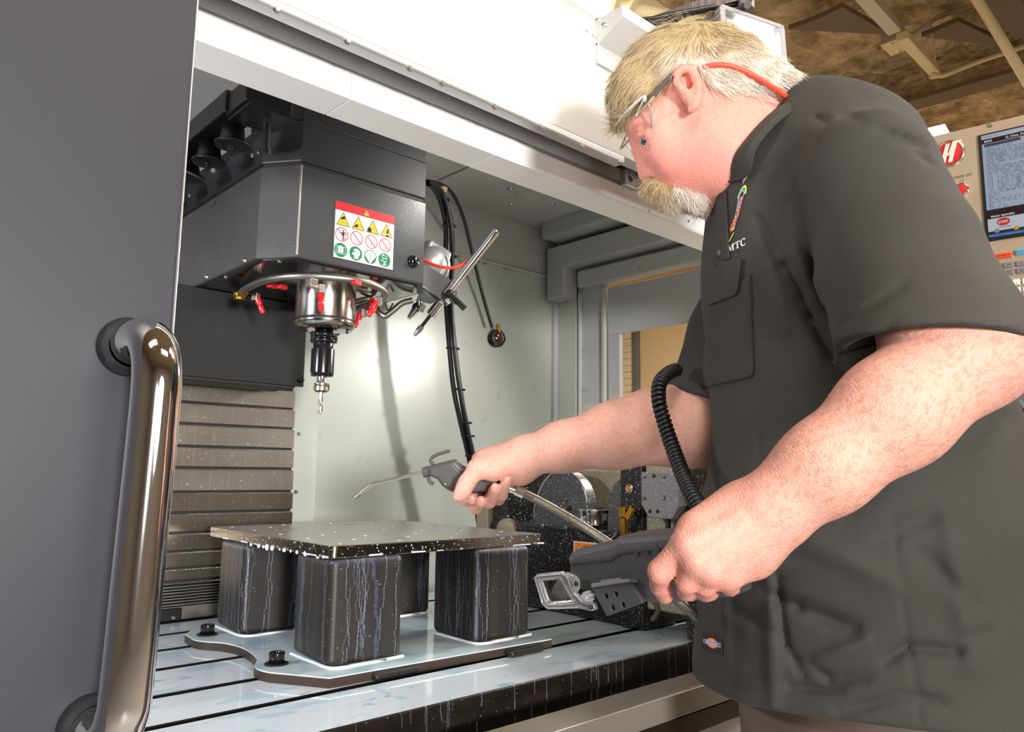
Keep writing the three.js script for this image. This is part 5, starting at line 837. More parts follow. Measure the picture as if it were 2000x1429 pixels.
// ================================================================ surfaces from distance fields
// primitives: signed distance, joined in order with a smooth minimum (k); meshed with surface nets on a block-wise grid
class Field {
  constructor() { this.list = []; }
  add(fn, c, r, k = 0.012, op = 0) { this.list.push({ fn, c: V(...c), r, k, op }); return this; }
  cap(a, b, ra, rb = ra, k = 0.012, op = 0) {
    const [ax, ay, az] = a, dx = b[0] - ax, dy = b[1] - ay, dz = b[2] - az, l2 = dx * dx + dy * dy + dz * dz + 1e-12;
    return this.add((x, y, z) => { const px = x - ax, py = y - ay, pz = z - az, t = clamp((px * dx + py * dy + pz * dz) / l2, 0, 1), ex = px - t * dx, ey = py - t * dy, ez = pz - t * dz; return Math.sqrt(ex * ex + ey * ey + ez * ez) - (ra + (rb - ra) * t); },
      [ax + dx / 2, ay + dy / 2, az + dz / 2], Math.sqrt(l2) / 2 + Math.max(ra, rb), k, op);
  }
  chain(pts, k = 0.004, op = 0) { for (let i = 0; i + 1 < pts.length; i++) this.cap(pts[i][0], pts[i + 1][0], pts[i][1], pts[i + 1][1], k, op); return this; }
  // ellipsoid with axes in the camera's frame, turned by phi in the picture plane
  ell(c, rx, ry, rz, phi = 0, k = 0.012, op = 0) {
    const X = CR.clone().multiplyScalar(Math.cos(phi)).addScaledVector(CU, Math.sin(phi)), Y = CU.clone().multiplyScalar(Math.cos(phi)).addScaledVector(CR, -Math.sin(phi)), Z = CF;
    return this.add((x, y, z) => {
      const px = x - c[0], py = y - c[1], pz = z - c[2], u = (px * X.x + py * X.y + pz * X.z), v = (px * Y.x + py * Y.y + pz * Y.z), w = (px * Z.x + py * Z.y + pz * Z.z);
      const a = u / rx, b = v / ry, d = w / rz, k0 = Math.sqrt(a * a + b * b + d * d), a2 = u / (rx * rx), b2 = v / (ry * ry), d2 = w / (rz * rz), k1 = Math.sqrt(a2 * a2 + b2 * b2 + d2 * d2);
      return k1 < 1e-9 ? -Math.min(rx, ry, rz) : k0 * (k0 - 1) / k1;
    }, c, Math.max(rx, ry, rz), k, op);
  }
  eval(x, y, z, list = this.list) {
    let d = 1;
    for (const q of list) {
      if (q.op === 2) { d += q.fn(x, y, z, d); continue; }       // displacement
      const e = q.fn(x, y, z), k = q.k;
      if (q.op === 0) { const h = Math.max(k - Math.abs(d - e), 0) / k; d = Math.min(d, e) - h * h * k * 0.25; }
      else { const m = q.op === 1 ? -e : e, h = Math.max(k - Math.abs(d - m), 0) / k; d = Math.max(d, m) + h * h * k * 0.25; } // 1 cuts away, 3 keeps
    }
    return d;
  }
  mesh(lo, hi, h, colour) {
    const N = 8, nx = Math.ceil((hi[0] - lo[0]) / h / N) * N, ny = Math.ceil((hi[1] - lo[1]) / h / N) * N, nz = Math.ceil((hi[2] - lo[2]) / h / N) * N;
    const sx = nx + 1, sy = ny + 1, g = new Float32Array(sx * sy * (nz + 1)).fill(1), R = h * N * 0.87, at = (i, j, k) => i + sx * (j + sy * k), act = [];
    for (let bz = 0; bz < nz; bz += N) for (let by = 0; by < ny; by += N) for (let bX = 0; bX < nx; bX += N) {
      const cx = lo[0] + (bX + N / 2) * h, cy = lo[1] + (by + N / 2) * h, cz = lo[2] + (bz + N / 2) * h;
      const near = this.list.filter((q) => q.op === 3 || Math.hypot(cx - q.c.x, cy - q.c.y, cz - q.c.z) - q.r < R + q.k + 0.015);
      if (!near.some((q) => q.op === 0)) continue;
      const d0 = this.eval(cx, cy, cz, near);
      const far = Math.abs(d0) > R * 1.25 + 0.012;
      for (let k = 0; k <= N; k++) for (let j = 0; j <= N; j++) for (let i = 0; i <= N; i++) {
        const q = at(bX + i, by + j, bz + k); if (far) { if (g[q] === 1) g[q] = d0; } else g[q] = this.eval(lo[0] + (bX + i) * h, lo[1] + (by + j) * h, lo[2] + (bz + k) * h, near);
      }
      if (!far) act.push([bX, by, bz]);
    }
    const id = new Map(), pos = [], idx = [];
    const vert = (i, j, k) => {
      const key = at(i, j, k); let v = id.get(key); if (v !== undefined) return v;
      let X = 0, Y = 0, Z = 0, n = 0; const c = [];
      for (let q = 0; q < 8; q++) c.push(g[at(i + (q & 1), j + (q >> 1 & 1), k + (q >> 2))]);
      for (const [a, b] of EDGES) if ((c[a] < 0) !== (c[b] < 0)) { const t = c[a] / (c[a] - c[b]); X += (a & 1) + t * ((b & 1) - (a & 1)); Y += (a >> 1 & 1) + t * ((b >> 1 & 1) - (a >> 1 & 1)); Z += (a >> 2) + t * ((b >> 2) - (a >> 2)); n++; }
      if (!n) { X = Y = Z = 0.5; n = 1; }
      v = pos.length / 3; pos.push(lo[0] + (i + X / n) * h, lo[1] + (j + Y / n) * h, lo[2] + (k + Z / n) * h); id.set(key, v); return v;
    };
    const quad = (a, b, c, d, flip) => (flip ? idx.push(a, c, b, a, d, c) : idx.push(a, b, c, a, c, d));
    for (const [bX, by, bz] of act) for (let k = bz; k < bz + N; k++) for (let j = by; j < by + N; j++) for (let i = bX; i < bX + N; i++) {
      const s = g[at(i, j, k)] < 0;
      if (j && k && s !== g[at(i + 1, j, k)] < 0) quad(vert(i, j - 1, k - 1), vert(i, j, k - 1), vert(i, j, k), vert(i, j - 1, k), !s);
      if (i && k && s !== g[at(i, j + 1, k)] < 0) quad(vert(i - 1, j, k - 1), vert(i - 1, j, k), vert(i, j, k), vert(i, j, k - 1), !s);
      if (i && j && s !== g[at(i, j, k + 1)] < 0) quad(vert(i - 1, j - 1, k), vert(i, j - 1, k), vert(i, j, k), vert(i - 1, j, k), !s);
    }
    const b = new THREE.BufferGeometry(); b.setAttribute('position', new THREE.Float32BufferAttribute(pos, 3)); b.setIndex(idx);
    // smooth normals from the field itself
    b.computeVertexNormals();
    const uv = new Float32Array(pos.length / 3 * 2), v = V(0, 0, 0);
    for (let i = 0; i < pos.length / 3; i++) { v.set(pos[3 * i], pos[3 * i + 1], pos[3 * i + 2]); uv[2 * i] = v.dot(CR); uv[2 * i + 1] = v.dot(CU); }
    b.setAttribute('uv', new THREE.BufferAttribute(uv, 2));
    if (colour) { const c = new Float32Array(pos.length); for (let i = 0; i < pos.length; i += 3) { const q = colour(pos[i], pos[i + 1], pos[i + 2]); c[i] = q.r; c[i + 1] = q.g; c[i + 2] = q.b; } b.setAttribute('color', new THREE.BufferAttribute(c, 3)); }
    return b;
  }
}
const EDGES = [[0, 1], [2, 3], [4, 5], [6, 7], [0, 2], [1, 3], [4, 6], [5, 7], [0, 4], [1, 5], [2, 6], [3, 7]];
// where a point lies in the upright frame of the figure's side view: across, down, and depth
const CP = camera.position;
const side = (x, y, z) => { const dx = x - CP.x, dy = y - CP.y, dz = z - CP.z, w = dx * CF.x + dy * CF.y + dz * CF.z; return [1000 + 1492.6 * (dx * CR.x + dy * CR.y + dz * CR.z) / w, 714.5 - 1492.6 * (dx * CU.x + dy * CU.y + dz * CU.z) / w, w]; };
const line = (pts, x) => { if (x <= pts[0][0]) return pts[0][1]; for (let i = 1; i < pts.length; i++) if (x < pts[i][0]) return lerp(pts[i - 1][1], pts[i][1], (x - pts[i - 1][0]) / (pts[i][0] - pts[i - 1][0])); return pts[pts.length - 1][1]; };
const mixC = (a, b, t) => ({ r: lerp(a.r, b.r, t), g: lerp(a.g, b.g, t), b: lerp(a.b, b.b, t) });
const C = (h) => new THREE.Color(h);

// ================================================================ the man
const PB = [1.0, 0, -0.43];
const man = thing('person', 'man with blond hair and white goatee in dark short-sleeved work shirt leaning over the table', 'person', PB);
const skin = new Field();
{ const f = skin;
  // skull and face
  f.ell([0.7769,1.6184,-0.4988], 0.092, 0.075, 0.073, -0.18, 0.02);
  f.ell([0.7586,1.5701,-0.5249], 0.056, 0.066, 0.060, 0.62, 0.03);
  f.cap([0.7588,1.5327,-0.4659], [0.7581,1.5009,-0.5111], 0.026, 0.018, 0.03); f.cap([0.8395,1.5735,-0.5155], [0.7907,1.516,-0.5331], 0.026, 0.018, 0.03);
  f.ell([0.772,1.5046,-0.5251], 0.022, 0.018, 0.024, 0.3, 0.02);
  f.ell([0.7241,1.5326,-0.5117], 0.024, 0.034, 0.022, 0.5, 0.025); f.ell([0.7844,1.5645,-0.5543], 0.024, 0.034, 0.022, 0.5, 0.025);
  f.cap([0.7002,1.5718,-0.54], [0.7174,1.5883,-0.5595], 0.010, 0.011, 0.016); f.cap([0.7428,1.5974,-0.5728], [0.7174,1.5883,-0.5595], 0.010, 0.011, 0.016);
  f.cap([0.7874,1.5144,-0.4952], [0.8324,1.4811,-0.4738], 0.030, 0.045, 0.03); // throat
  f.cap([0.8025,1.5658,-0.4852], [0.8714,1.5119,-0.4388], 0.060, 0.078, 0.035); // neck
  f.ell([0.7677,1.5329,-0.4577], 0.045, 0.045, 0.028, 0, 0.03);
  // muzzle, lips
  f.ell([0.7557,1.5082,-0.5394], 0.021, 0.024, 0.026, 0.5, 0.015);
  f.cap([0.7363,1.4976,-0.5347], [0.7476,1.5055,-0.5475], 0.0042, 0.005, 0.006); f.cap([0.7411,1.4934,-0.5337], [0.7515,1.4992,-0.545], 0.0045, 0.005, 0.005);
  // nose
  f.cap([0.7258,1.5657,-0.556], [0.7366,1.5255,-0.5538], 0.0085, 0.0108, 0.012); f.ell([0.7373,1.523,-0.5536], 0.0118, 0.0112, 0.0115, 0, 0.006);
  f.cap([0.7324,1.552,-0.5526], [0.7458,1.5219,-0.5459], 0.010, 0.013, 0.014);
  f.ell([0.7335,1.5155,-0.5407], 0.0095, 0.0088, 0.007, 0.6, 0.006); f.ell([0.7538,1.5257,-0.5557], 0.0095, 0.0088, 0.007, 0.6, 0.006);
  f.ell([0.7317,1.5094,-0.5441], 0.0062, 0.0032, 0.005, 0.55, 0.004, 1); f.ell([0.7513,1.519,-0.5586], 0.0062, 0.0032, 0.005, 0.55, 0.004, 1);
  // eye sockets and lids
  for (const d of [0.914, 0.986]) f.ell(d < 0.95 ? [0.7002,1.5488,-0.5334] : [0.7554,1.5802,-0.5754], 0.0085, 0.012, 0.010, 0.45, 0.012, 1);
  f.chain([[[0.7112,1.5616,-0.5455], 0.003], [[0.7022,1.5566,-0.5356], 0.0042], [[0.7,1.5511,-0.5249], 0.0042], [[0.7022,1.5424,-0.5177], 0.0034]], 0.005);
  f.chain([[[0.7166,1.5472,-0.5406], 0.0026], [[0.706,1.541,-0.5296], 0.003], [[0.7027,1.54,-0.5218], 0.003], [[0.702,1.5408,-0.5168], 0.0026]], 0.005);
  for (const e of [[0.7124,1.5516,-0.5319], [0.7565,1.5764,-0.5648]]) { const near = side(...e)[2] < 0.95 ? -1 : 1;
    const T = CF.clone().multiplyScalar(near), d1 = CR.clone().multiplyScalar(-0.84).addScaledVector(CU, -0.52).normalize(), d2 = d1.clone().multiplyScalar(0.62).addScaledVector(T, 0.78).addScaledVector(CU, 0.05).normalize();
    f.ell(e, 0.0132, 0.0128, 0.0132, 0, 0.006); f.cap(V(...e).addScaledVector(d1, 0.0135).toArray(), V(...e).addScaledVector(d2, 0.0135).toArray(), 0.0050, 0.0032, 0.002, 1); }
  // ear: back plate, rim, lobe, inner fold, tragus, canal
  f.ell([0.7043,1.5898,-0.4695], 0.0125, 0.0235, 0.0055, 0.16, 0.006);
  f.cap([0.7263,1.6019,-0.4799], [0.7061,1.5899,-0.4679], 0.014, 0.010, 0.008);
  f.ell([0.6969,1.5916,-0.4651], 0.0082, 0.0150, 0.0058, 0.2, 0.004, 1);
  f.chain([[[0.692,1.5851,-0.4722], 0.0032], [[0.6865,1.5925,-0.4745], 0.0038], [[0.6845,1.6002,-0.4721], 0.0042], [[0.6877,1.606,-0.4667], 0.0046], [[0.6941,1.6056,-0.4608], 0.0046], [[0.6997,1.597,-0.4573], 0.0046], [[0.7038,1.5861,-0.4569], 0.0046], [[0.7067,1.5756,-0.4591], 0.0046], [[0.7058,1.5674,-0.4628], 0.0052], [[0.7037,1.5632,-0.467], 0.0050]], 0.0035);
  f.chain([[[0.6971,1.6012,-0.4671], 0.0022], [[0.7005,1.5938,-0.4641], 0.003], [[0.7029,1.5834,-0.4639], 0.0032], [[0.7026,1.5735,-0.4674], 0.004]], 0.004);
  f.cap([0.6944,1.5861,-0.4725], [0.7003,1.5797,-0.4697], 0.0042, 0.0046, 0.005);
  f.ell([0.7,1.5902,-0.4666], 0.0036, 0.004, 0.006, 0, 0.003, 1);
  f.ell([0.8233,1.6641,-0.5488], 0.0125, 0.0235, 0.006, 0.16, 0.006);
  // trunk under the shirt
  f.cap([0.8975,1.4887,-0.426], [0.9642,1.2606,-0.4149], 0.09, 0.12, 0.04); f.cap([0.8821,1.4994,-0.4313], [0.7982,1.4634,-0.3163], 0.06, 0.052, 0.04); f.cap([0.8913,1.5031,-0.4358], [0.9889,1.5009,-0.5317], 0.06, 0.052, 0.04);
  // near arm
  f.chain([[[0.7933,1.4614,-0.3144], 0.054], [[0.7002,1.2678,-0.2175], 0.048], [[0.6985,1.2535,-0.2012], 0.042]], 0.02);
  f.ell([0.7036,1.2555,-0.1906], 0.026, 0.034, 0.028, 0.3, 0.02);
  f.chain([[[0.6937,1.2504,-0.2049], 0.045], [[0.6442,1.2028,-0.2432], 0.0425], [[0.6085,1.1583,-0.2847], 0.0350], [[0.5814,1.1222,-0.3235], 0.0290]], 0.02);
  f.cap([0.5862,1.1194,-0.3195], [0.5738,1.1068,-0.3334], 0.0285, 0.027, 0.015);
  // far arm
  f.chain([[[0.9979,1.504,-0.5365], 0.054], [[0.9258,1.2414,-0.5915], 0.052], [[0.8963,1.2157,-0.6099], 0.052]], 0.02);
  f.chain([[[0.8963,1.2157,-0.6099], 0.051], [[0.869,1.219,-0.6414], 0.0505], [[0.8379,1.2049,-0.6935], 0.0445], [[0.8013,1.1891,-0.7577], 0.0335], [[0.7755,1.1757,-0.8047], 0.0275]], 0.02);
  // ---- near hand, closed over the remote
  const W = [0.5738,1.1064,-0.3335];
  const mc = [[[0.5231,1.0948,-0.3605], 0.0120], [[0.5214,1.0831,-0.352], 0.0108], [[0.5322,1.0752,-0.3449], 0.0102], [[0.551,1.0702,-0.3408], 0.0092]];
  f.cap([0.5809,1.1079,-0.3445], [0.5527,1.0947,-0.3634], 0.024, 0.020, 0.02); f.cap([0.5725,1.0903,-0.3378], [0.5583,1.0797,-0.353], 0.024, 0.018, 0.02);
  for (const [p, r] of mc) f.cap(W, p, 0.017, r, 0.014);
  f.cap([0.5759,1.1231,-0.3449], [0.5393,1.1078,-0.3596], 0.0195, 0.0155, 0.015);
  f.cap([0.5985,1.1131,-0.3548], [0.6071,1.1046,-0.3856], 0.018, 0.0145, 0.012); f.chain([[[0.6071,1.1046,-0.3856], 0.0145], [[0.6158,1.0897,-0.412], 0.0115], [[0.6197,1.0775,-0.4341], 0.0095]], 0.006);
  f.chain([[mc[0][0], 0.0118], [[0.5151,1.0737,-0.3802], 0.0098], [[0.53,1.0609,-0.3909], 0.0086], [[0.5438,1.0508,-0.3966], 0.0074]], 0.003);
  f.chain([[mc[1][0], 0.0104], [[0.5247,1.0662,-0.3618], 0.0083], [[0.5393,1.0574,-0.372], 0.0078], [[0.5684,1.0512,-0.3875], 0.0070]], 0.002);
  f.chain([[mc[2][0], 0.0098], [[0.5359,1.064,-0.3518], 0.0081], [[0.5527,1.0564,-0.3625], 0.0076], [[0.5805,1.0519,-0.3762], 0.0070]], 0.002);
  f.chain([[mc[3][0], 0.0086], [[0.5547,1.0641,-0.3428], 0.0069], [[0.5737,1.0588,-0.3537], 0.0066], [[0.5942,1.056,-0.3628], 0.0060]], 0.002);
  for (const [p, r] of mc) f.ell(p, r * 0.95, r * 0.9, r * 1.16, 0, 0.005);
  // tendons over the back of the near hand
  for (const [p, q, r] of [[[0.5141,1.0966,-0.3534], [0.5478,1.118,-0.3292], 0.0040], [[0.514,1.0849,-0.3461], [0.547,1.1104,-0.3245], 0.0042], [[0.5244,1.0771,-0.3394], [0.552,1.1031,-0.324], 0.0038], [[0.5437,1.072,-0.3363], [0.5606,1.0955,-0.3258], 0.0034]]) f.cap(p, q, r, r * 0.7, 0.008);
  f.cap([0.5274,1.0958,-0.3454], [0.5483,1.1016,-0.3264], 0.0016, 0.0018, 0.005); f.cap([0.5381,1.1057,-0.3418], [0.5578,1.1183,-0.3171], 0.0017, 0.0018, 0.005);
  // ---- far hand, fingers wrapped round the air gun from below
  f.cap([0.7727,1.1742,-0.8104], [0.7502,1.1665,-0.8546], 0.0265, 0.0225, 0.02); f.cap([0.7734,1.1549,-0.8217], [0.7659,1.1495,-0.8434], 0.0225, 0.019, 0.02);
  const fm = [[0.7431,1.1679,-0.8719], [0.7566,1.1575,-0.8779], [0.7696,1.1485,-0.8786], [0.7804,1.1417,-0.8754]];
  for (const p of fm) f.cap([0.7729,1.1683,-0.8291], p, 0.017, 0.0125, 0.014);
  f.chain([[[0.7507,1.162,-0.8192], 0.0185], [[0.7272,1.1573,-0.8281], 0.0175], [[0.7083,1.1562,-0.8375], 0.0130], [[0.6941,1.136,-0.8435], 0.0108], [[0.6892,1.1238,-0.8462], 0.0098], [[0.6844,1.1167,-0.8493], 0.0072]], 0.008);
  f.cap([0.7483,1.1678,-0.8244], [0.7264,1.1697,-0.8444], 0.017, 0.014, 0.015);
  f.chain([[fm[0], 0.0125], [[0.7343,1.1283,-0.8958], 0.0105], [[0.7193,1.1125,-0.877], 0.0096], [[0.7115,1.1141,-0.8536], 0.0082]], 0.004);
  f.chain([[fm[1], 0.0125], [[0.747,1.1071,-0.8937], 0.0108], [[0.7334,1.1008,-0.869], 0.0102], [[0.7202,1.1093,-0.8423], 0.0088]], 0.003);
  f.chain([[fm[2], 0.0120], [[0.7643,1.1072,-0.8832], 0.0104], [[0.7453,1.1093,-0.8522], 0.0100], [[0.7313,1.1277,-0.8244], 0.0086]], 0.003);
  f.chain([[fm[3], 0.0110], [[0.7758,1.1121,-0.8661], 0.0092], [[0.7554,1.1192,-0.8368], 0.0088], [[0.7429,1.138,-0.8146], 0.0074]], 0.003);
}
const cFace = C('#df9384'), cRed = C('#df8a7e'), cPale = C('#e7b49f'), cArm = C('#c58f80'), cFreck = C('#9a6048'), cFar = C('#dca998'), cKn = C('#d1877a'), cLip = C('#b5605a');
const freckle = (x, y, z) => sst(-0.05, 0.42, noise(x * 480, y * 480, z * 480) * 0.65 + noise(x * 200, y * 200, z * 200) * 0.55);
const skinColour = (x, y, z) => {
  const [u, v, d] = side(x, y, z);
  if (v < 440 && u < 1620) { let c = mixC(cFace, cRed, sst(0.0, 0.5, 0.45 * Math.exp(-(((u - 1330) / 60) ** 2 + ((v - 305) / 60) ** 2)) + 0.35 * fbm(x * 40, y * 40, z * 40, 3)) * 0.8); c = mixC(c, cPale, 0.6 * Math.exp(-(((u - 1290) / 30) ** 2 + ((v - 215) / 50) ** 2))); if (Math.hypot(u - 1290, v - 370) < 12) c = mixC(c, cLip, 0.7); if (Math.hypot((u - 1346) / 24, (v - 172) / 46) < 1.1) c = mixC(c, cRed, 0.15); c = mixC(c, cRed, 0.5 * sst(0.05, 0.4, fbm(x * 75, y * 75, z * 75, 3))); return mixC(c, cFreck, 0.2 * freckle(x, y, z)); }
  if (d < 0.86 && u > 1255) { const hand = sst(1560, 1440, u); let c = mixC(cArm, cKn, 0.55 * hand * sst(-0.1, 0.4, fbm(x * 60, y * 60, z * 60, 3) + 0.25)); if (v > 1140) c = mixC(c, cKn, 0.5); return mixC(c, cFreck, freckle(x, y, z) * lerp(0.5, 0.2, hand)); }
  let c = mixC(cFar, cRed, 0.25 * sst(-0.2, 0.4, fbm(x * 30, y * 30, z * 30, 3)) + (u < 1000 ? 0.18 : 0)); return mixC(c, cFreck, 0.22 * freckle(x, y, z));
};
const box = (pts, m) => { const lo = [9, 9, 9], hi = [-9, -9, -9]; for (const q of pts) for (let i = 0; i < 3; i++) { lo[i] = Math.min(lo[i], q[i] - m); hi[i] = Math.max(hi[i], q[i] + m); } return [lo, hi]; };
const skinMat = new THREE.MeshPhysicalMaterial({ vertexColors: true, roughness: 0.6, sheen: 0.1, bumpMap: pores, bumpScale: 0.0009 });
{ const f = new Field(); f.list = skin.list; const ends = f.list.filter((q) => q.op === 0).flatMap((q) => [[q.c.x - q.r, q.c.y - q.r, q.c.z - q.r], [q.c.x + q.r, q.c.y + q.r, q.c.z + q.r]]);
  const [lo, hi] = box(ends, 0.03); add(man, 'body', f.mesh(lo, hi, 0.0028, skinColour), skinMat, 'ruddy fair skin with freckled forearms'); }
// fingernails of the far hand and eyes
const nailMat = phy('#cf9488', 0.35, 0);
const toward = (p, s) => V(...p).addScaledVector(CF, -s).toArray();
const flat = (p, a, b, c, phi) => new THREE.SphereGeometry(1, 18, 12).scale(a, b, c).rotateZ(phi).applyQuaternion(CQuat).translate(...p);
for (const [p, s, r, phi] of [[[0.7121,1.1134,-0.8532], 0.0066, 0.0052, 0.1], [[0.7201,1.1107,-0.8422], 0.0070, 0.0056, 0.05], [[0.7306,1.1299,-0.8247], 0.0068, 0.0054, -0.15], [[0.7427,1.1401,-0.8144], 0.0058, 0.0046, -0.2]]) add(man, 'fingernail', flat(toward(p, s), r, r * 1.35, 0.0022, phi), nailMat);
for (const near of [1, 0]) {
  const e = near ? [0.7124,1.5516,-0.5319] : [0.7565,1.5764,-0.5648], eye = add(man, 'eye', ball(e, 0.0118, 1, 1, 1, 24), phy('#e6ddd6', 0.1, 0, { clearcoat: 1 }));
  const q = V(...e).addScaledVector(CR, -0.0080).addScaledVector(CU, -0.0050).addScaledVector(CF, near ? -0.0052 : 0.0052).toArray();
  const iris = new THREE.SphereGeometry(1, 16, 10).scale(0.0044, 0.0044, 0.0014).applyQuaternion(new THREE.Quaternion().setFromUnitVectors(V(0, 0, 1), V(...q).sub(V(...e)).normalize())).translate(...V(...e).lerp(V(...q), 1.06).toArray());
  add(eye, 'iris', iris, phy('#34444f', 0.1, 0, { clearcoat: 1 }));
}
// ---- shirt
const shirt = new Field(), hemY = (u) => 1300 + 75 * (1 - Math.exp(-Math.max(0, u - 1340) / 50)) + 0.13 * Math.max(0, u - 1400);
{ const f = shirt;
  const T = [[[0.9218,1.486,-0.4178], 0.128], [[0.9558,1.3054,-0.4142], 0.168], [[0.9819,1.1073,-0.4212], 0.200], [[1.0071,0.8986,-0.4309], 0.205], [[1.0206,0.7783,-0.4415], 0.203]];
  f.chain(T, 0.02);
  f.cap([0.7932,1.4625,-0.3143], [0.8928,1.5294,-0.4088], 0.068, 0.090, 0.05); f.cap([0.8928,1.5294,-0.4088], [0.9816,1.519,-0.535], 0.090, 0.072, 0.05);
  f.ell([0.8315,1.4033,-0.4621], 0.06, 0.11, 0.10, 0.1, 0.05);
  f.cap([0.8722,1.548,-0.4243], [0.9115,1.5297,-0.3915], 0.075, 0.085, 0.04);
  f.chain([[[0.8492,1.5749,-0.3922], 0.020], [[0.8111,1.5337,-0.4078], 0.022], [[0.7951,1.4996,-0.425], 0.024], [[0.7948,1.4637,-0.4431], 0.026]], 0.03);
  // sleeves, cut square at the cuffs
  f.chain([[[0.7903,1.4563,-0.3113], 0.070], [[0.7583,1.3519,-0.2715], 0.072], [[0.7123,1.2575,-0.2358], 0.0785], [[0.6933,1.2241,-0.2226], 0.081]], 0.012);
  f.chain([[[1.0118,1.4687,-0.5374], 0.068], [[0.9593,1.3444,-0.5684], 0.068], [[0.9289,1.2415,-0.5886], 0.070], [[0.9119,1.1914,-0.6002], 0.072]], 0.012);
  // folds and seams on the near side: [x0, y0, x1, y1, width, depth] in picture-scale units
  const folds = [[1480, 425, 1528, 520, 9, 7], [1528, 520, 1580, 620, 10, 9], [1580, 620, 1628, 690, 12, 10], [1548, 470, 1600, 590, 12, -5], [1505, 520, 1535, 640, 14, -5], [1480, 560, 1500, 660, 12, 4], [1590, 228, 1612, 236, 7, 5], [1650, 225, 1690, 240, 8, 4], [1715, 252, 1800, 285, 9, 7], [1790, 300, 1818, 318, 7, 5], [1600, 270, 1535, 400, 4, 3], [1535, 400, 1540, 520, 4, 3], [1640, 640, 1760, 560, 10, 4], [1668, 690, 1745, 630, 9, 3],
    [1467, 480, 1474, 800, 4, 2.5], [1474, 800, 1486, 920, 4, 2.5], [1500, 1160, 1560, 1185, 14, 9], [1560, 1185, 1665, 1225, 16, 12], [1430, 1190, 1520, 1240, 12, 5], [1515, 1120, 1535, 1260, 8, 7], [1535, 1260, 1570, 1320, 10, 6], [1500, 1080, 1512, 1400, 14, -6], [1585, 1300, 1620, 1325, 10, 7], [1620, 1325, 1690, 1325, 10, 7], [1545, 1340, 1640, 1348, 10, 8], [1600, 1285, 1690, 1255, 14, -7], [1730, 1290, 1770, 1262, 12, 8], [1770, 1262, 1870, 1272, 13, 9], [1870, 1250, 1930, 1235, 14, 6], [1740, 990, 1765, 1180, 5, 3], [1765, 1180, 1800, 1429, 5, 3], [1720, 1050, 1850, 990, 20, 6], [1590, 1060, 1740, 1140, 22, -7], [1850, 1000, 1900, 1300, 26, -8], [1650, 1000, 1720, 950, 18, 5], [1890, 920, 1960, 820, 18, 6], [1400, 900, 1420, 1300, 10, -3], [1640, 1390, 1760, 1360, 14, 7], [1780, 1360, 1840, 1370, 12, 8], [1800, 1080, 1900, 1180, 18, 6], [1360, 560, 1372, 700, 6, 2]];
  f.add((x, y, z, d) => {
    if (Math.abs(d) > 0.03) return 0; const [u, v, w] = side(x, y, z); let s = 0.0022 * fbm(x * 14, y * 9, z * 14, 3) + 0.0012 * Math.sin((u * 0.35 + v) * 0.028 + 2 * noise(x * 8, y * 8, z * 8)); if (w > 0.98) return s;
    for (const [x0, y0, x1, y1, wd, dp] of folds) { const dx = x1 - x0, dy = y1 - y0, t = clamp(((u - x0) * dx + (v - y0) * dy) / (dx * dx + dy * dy), 0, 1), e = Math.hypot(u - x0 - t * dx, v - y0 - t * dy) / wd; if (e < 3) s += dp * 0.00098 * Math.exp(-e * e) * (0.55 + 0.45 * Math.sin(Math.PI * clamp(t, 0.08, 0.92))); }
    // hems of cuffs
    return s;
  }, [1.0, 1.2, -0.45], 9, 0.01, 2);
  const cutAfter = (c, dir, R) => { const n = V(...dir).normalize(), m = V(...c).addScaledVector(n, 0.06), k = n.dot(V(...c)); f.add((x, y, z) => Math.max(k - (n.x * x + n.y * y + n.z * z), Math.hypot(x - m.x, y - m.y, z - m.z) - R), m.toArray(), R, 0.003, 1); };
  cutAfter([0.7107,1.2536,-0.2339], V(0.6933,1.2241,-0.2226).sub(V(0.7491,1.3287,-0.2638)).addScaledVector(CF, 0.058).toArray(), 0.125);
  cutAfter([0.9226,1.2369,-0.5912], V(0.9114,1.2054,-0.5979).sub(V(0.9617,1.3292,-0.5622)).toArray(), 0.115);
  f.chain([[[0.731,1.2907,-0.2493], 0.050], [[0.712,1.2561,-0.235], 0.0675], [[0.692,1.2213,-0.2216], 0.0705]], 0.006, 1);
  f.chain([[[0.9455,1.2889,-0.578], 0.048], [[0.9289,1.2415,-0.5886], 0.060], [[0.9119,1.1914,-0.6002], 0.062]], 0.006, 1);
  // neck opening and hem
  f.chain([[[0.7872,1.6223,-0.4885], 0.09], [[0.8141,1.5672,-0.4743], 0.070], [[0.8593,1.5371,-0.4451], 0.050]], 0.01, 1);
  f.add((x, y, z) => { const [u, v, d] = side(x, y, z); return (hemY(u) - v) * d / 1492.6; }, [1.0161,0.8036,-0.4408], 0.40, 0.004, 1);
  f.chain([[[1.0022,0.9366,-0.4282], 0.190], [[1.0197,0.7783,-0.4424], 0.209]], 0.01, 1);
}
const clothTex = dataTex(256, (u, v) => { const a = 0.5 + 0.25 * Math.sin((u + v) * 6.283 * 64) + 0.5 * per(u, v, 60, 4, 2) * 0.6; return [0.215 * (0.85 + 0.3 * a), 0.21 * (0.85 + 0.3 * a), 0.2 * (0.85 + 0.3 * a)]; }, [0.09, 0.09], true);
const clothBump = dataTex(256, (u, v) => 0.5 + 0.5 * Math.sin((u + v) * 6.283 * 64), [0.09, 0.09]);
const cloth = new THREE.MeshPhysicalMaterial({ color: '#e4e2da', map: clothTex, bumpMap: clothBump, bumpScale: 0.00015, roughness: 0.85, sheen: 0.25, sheenRoughness: 0.6, sheenColor: new THREE.Color('#8a8a84') });
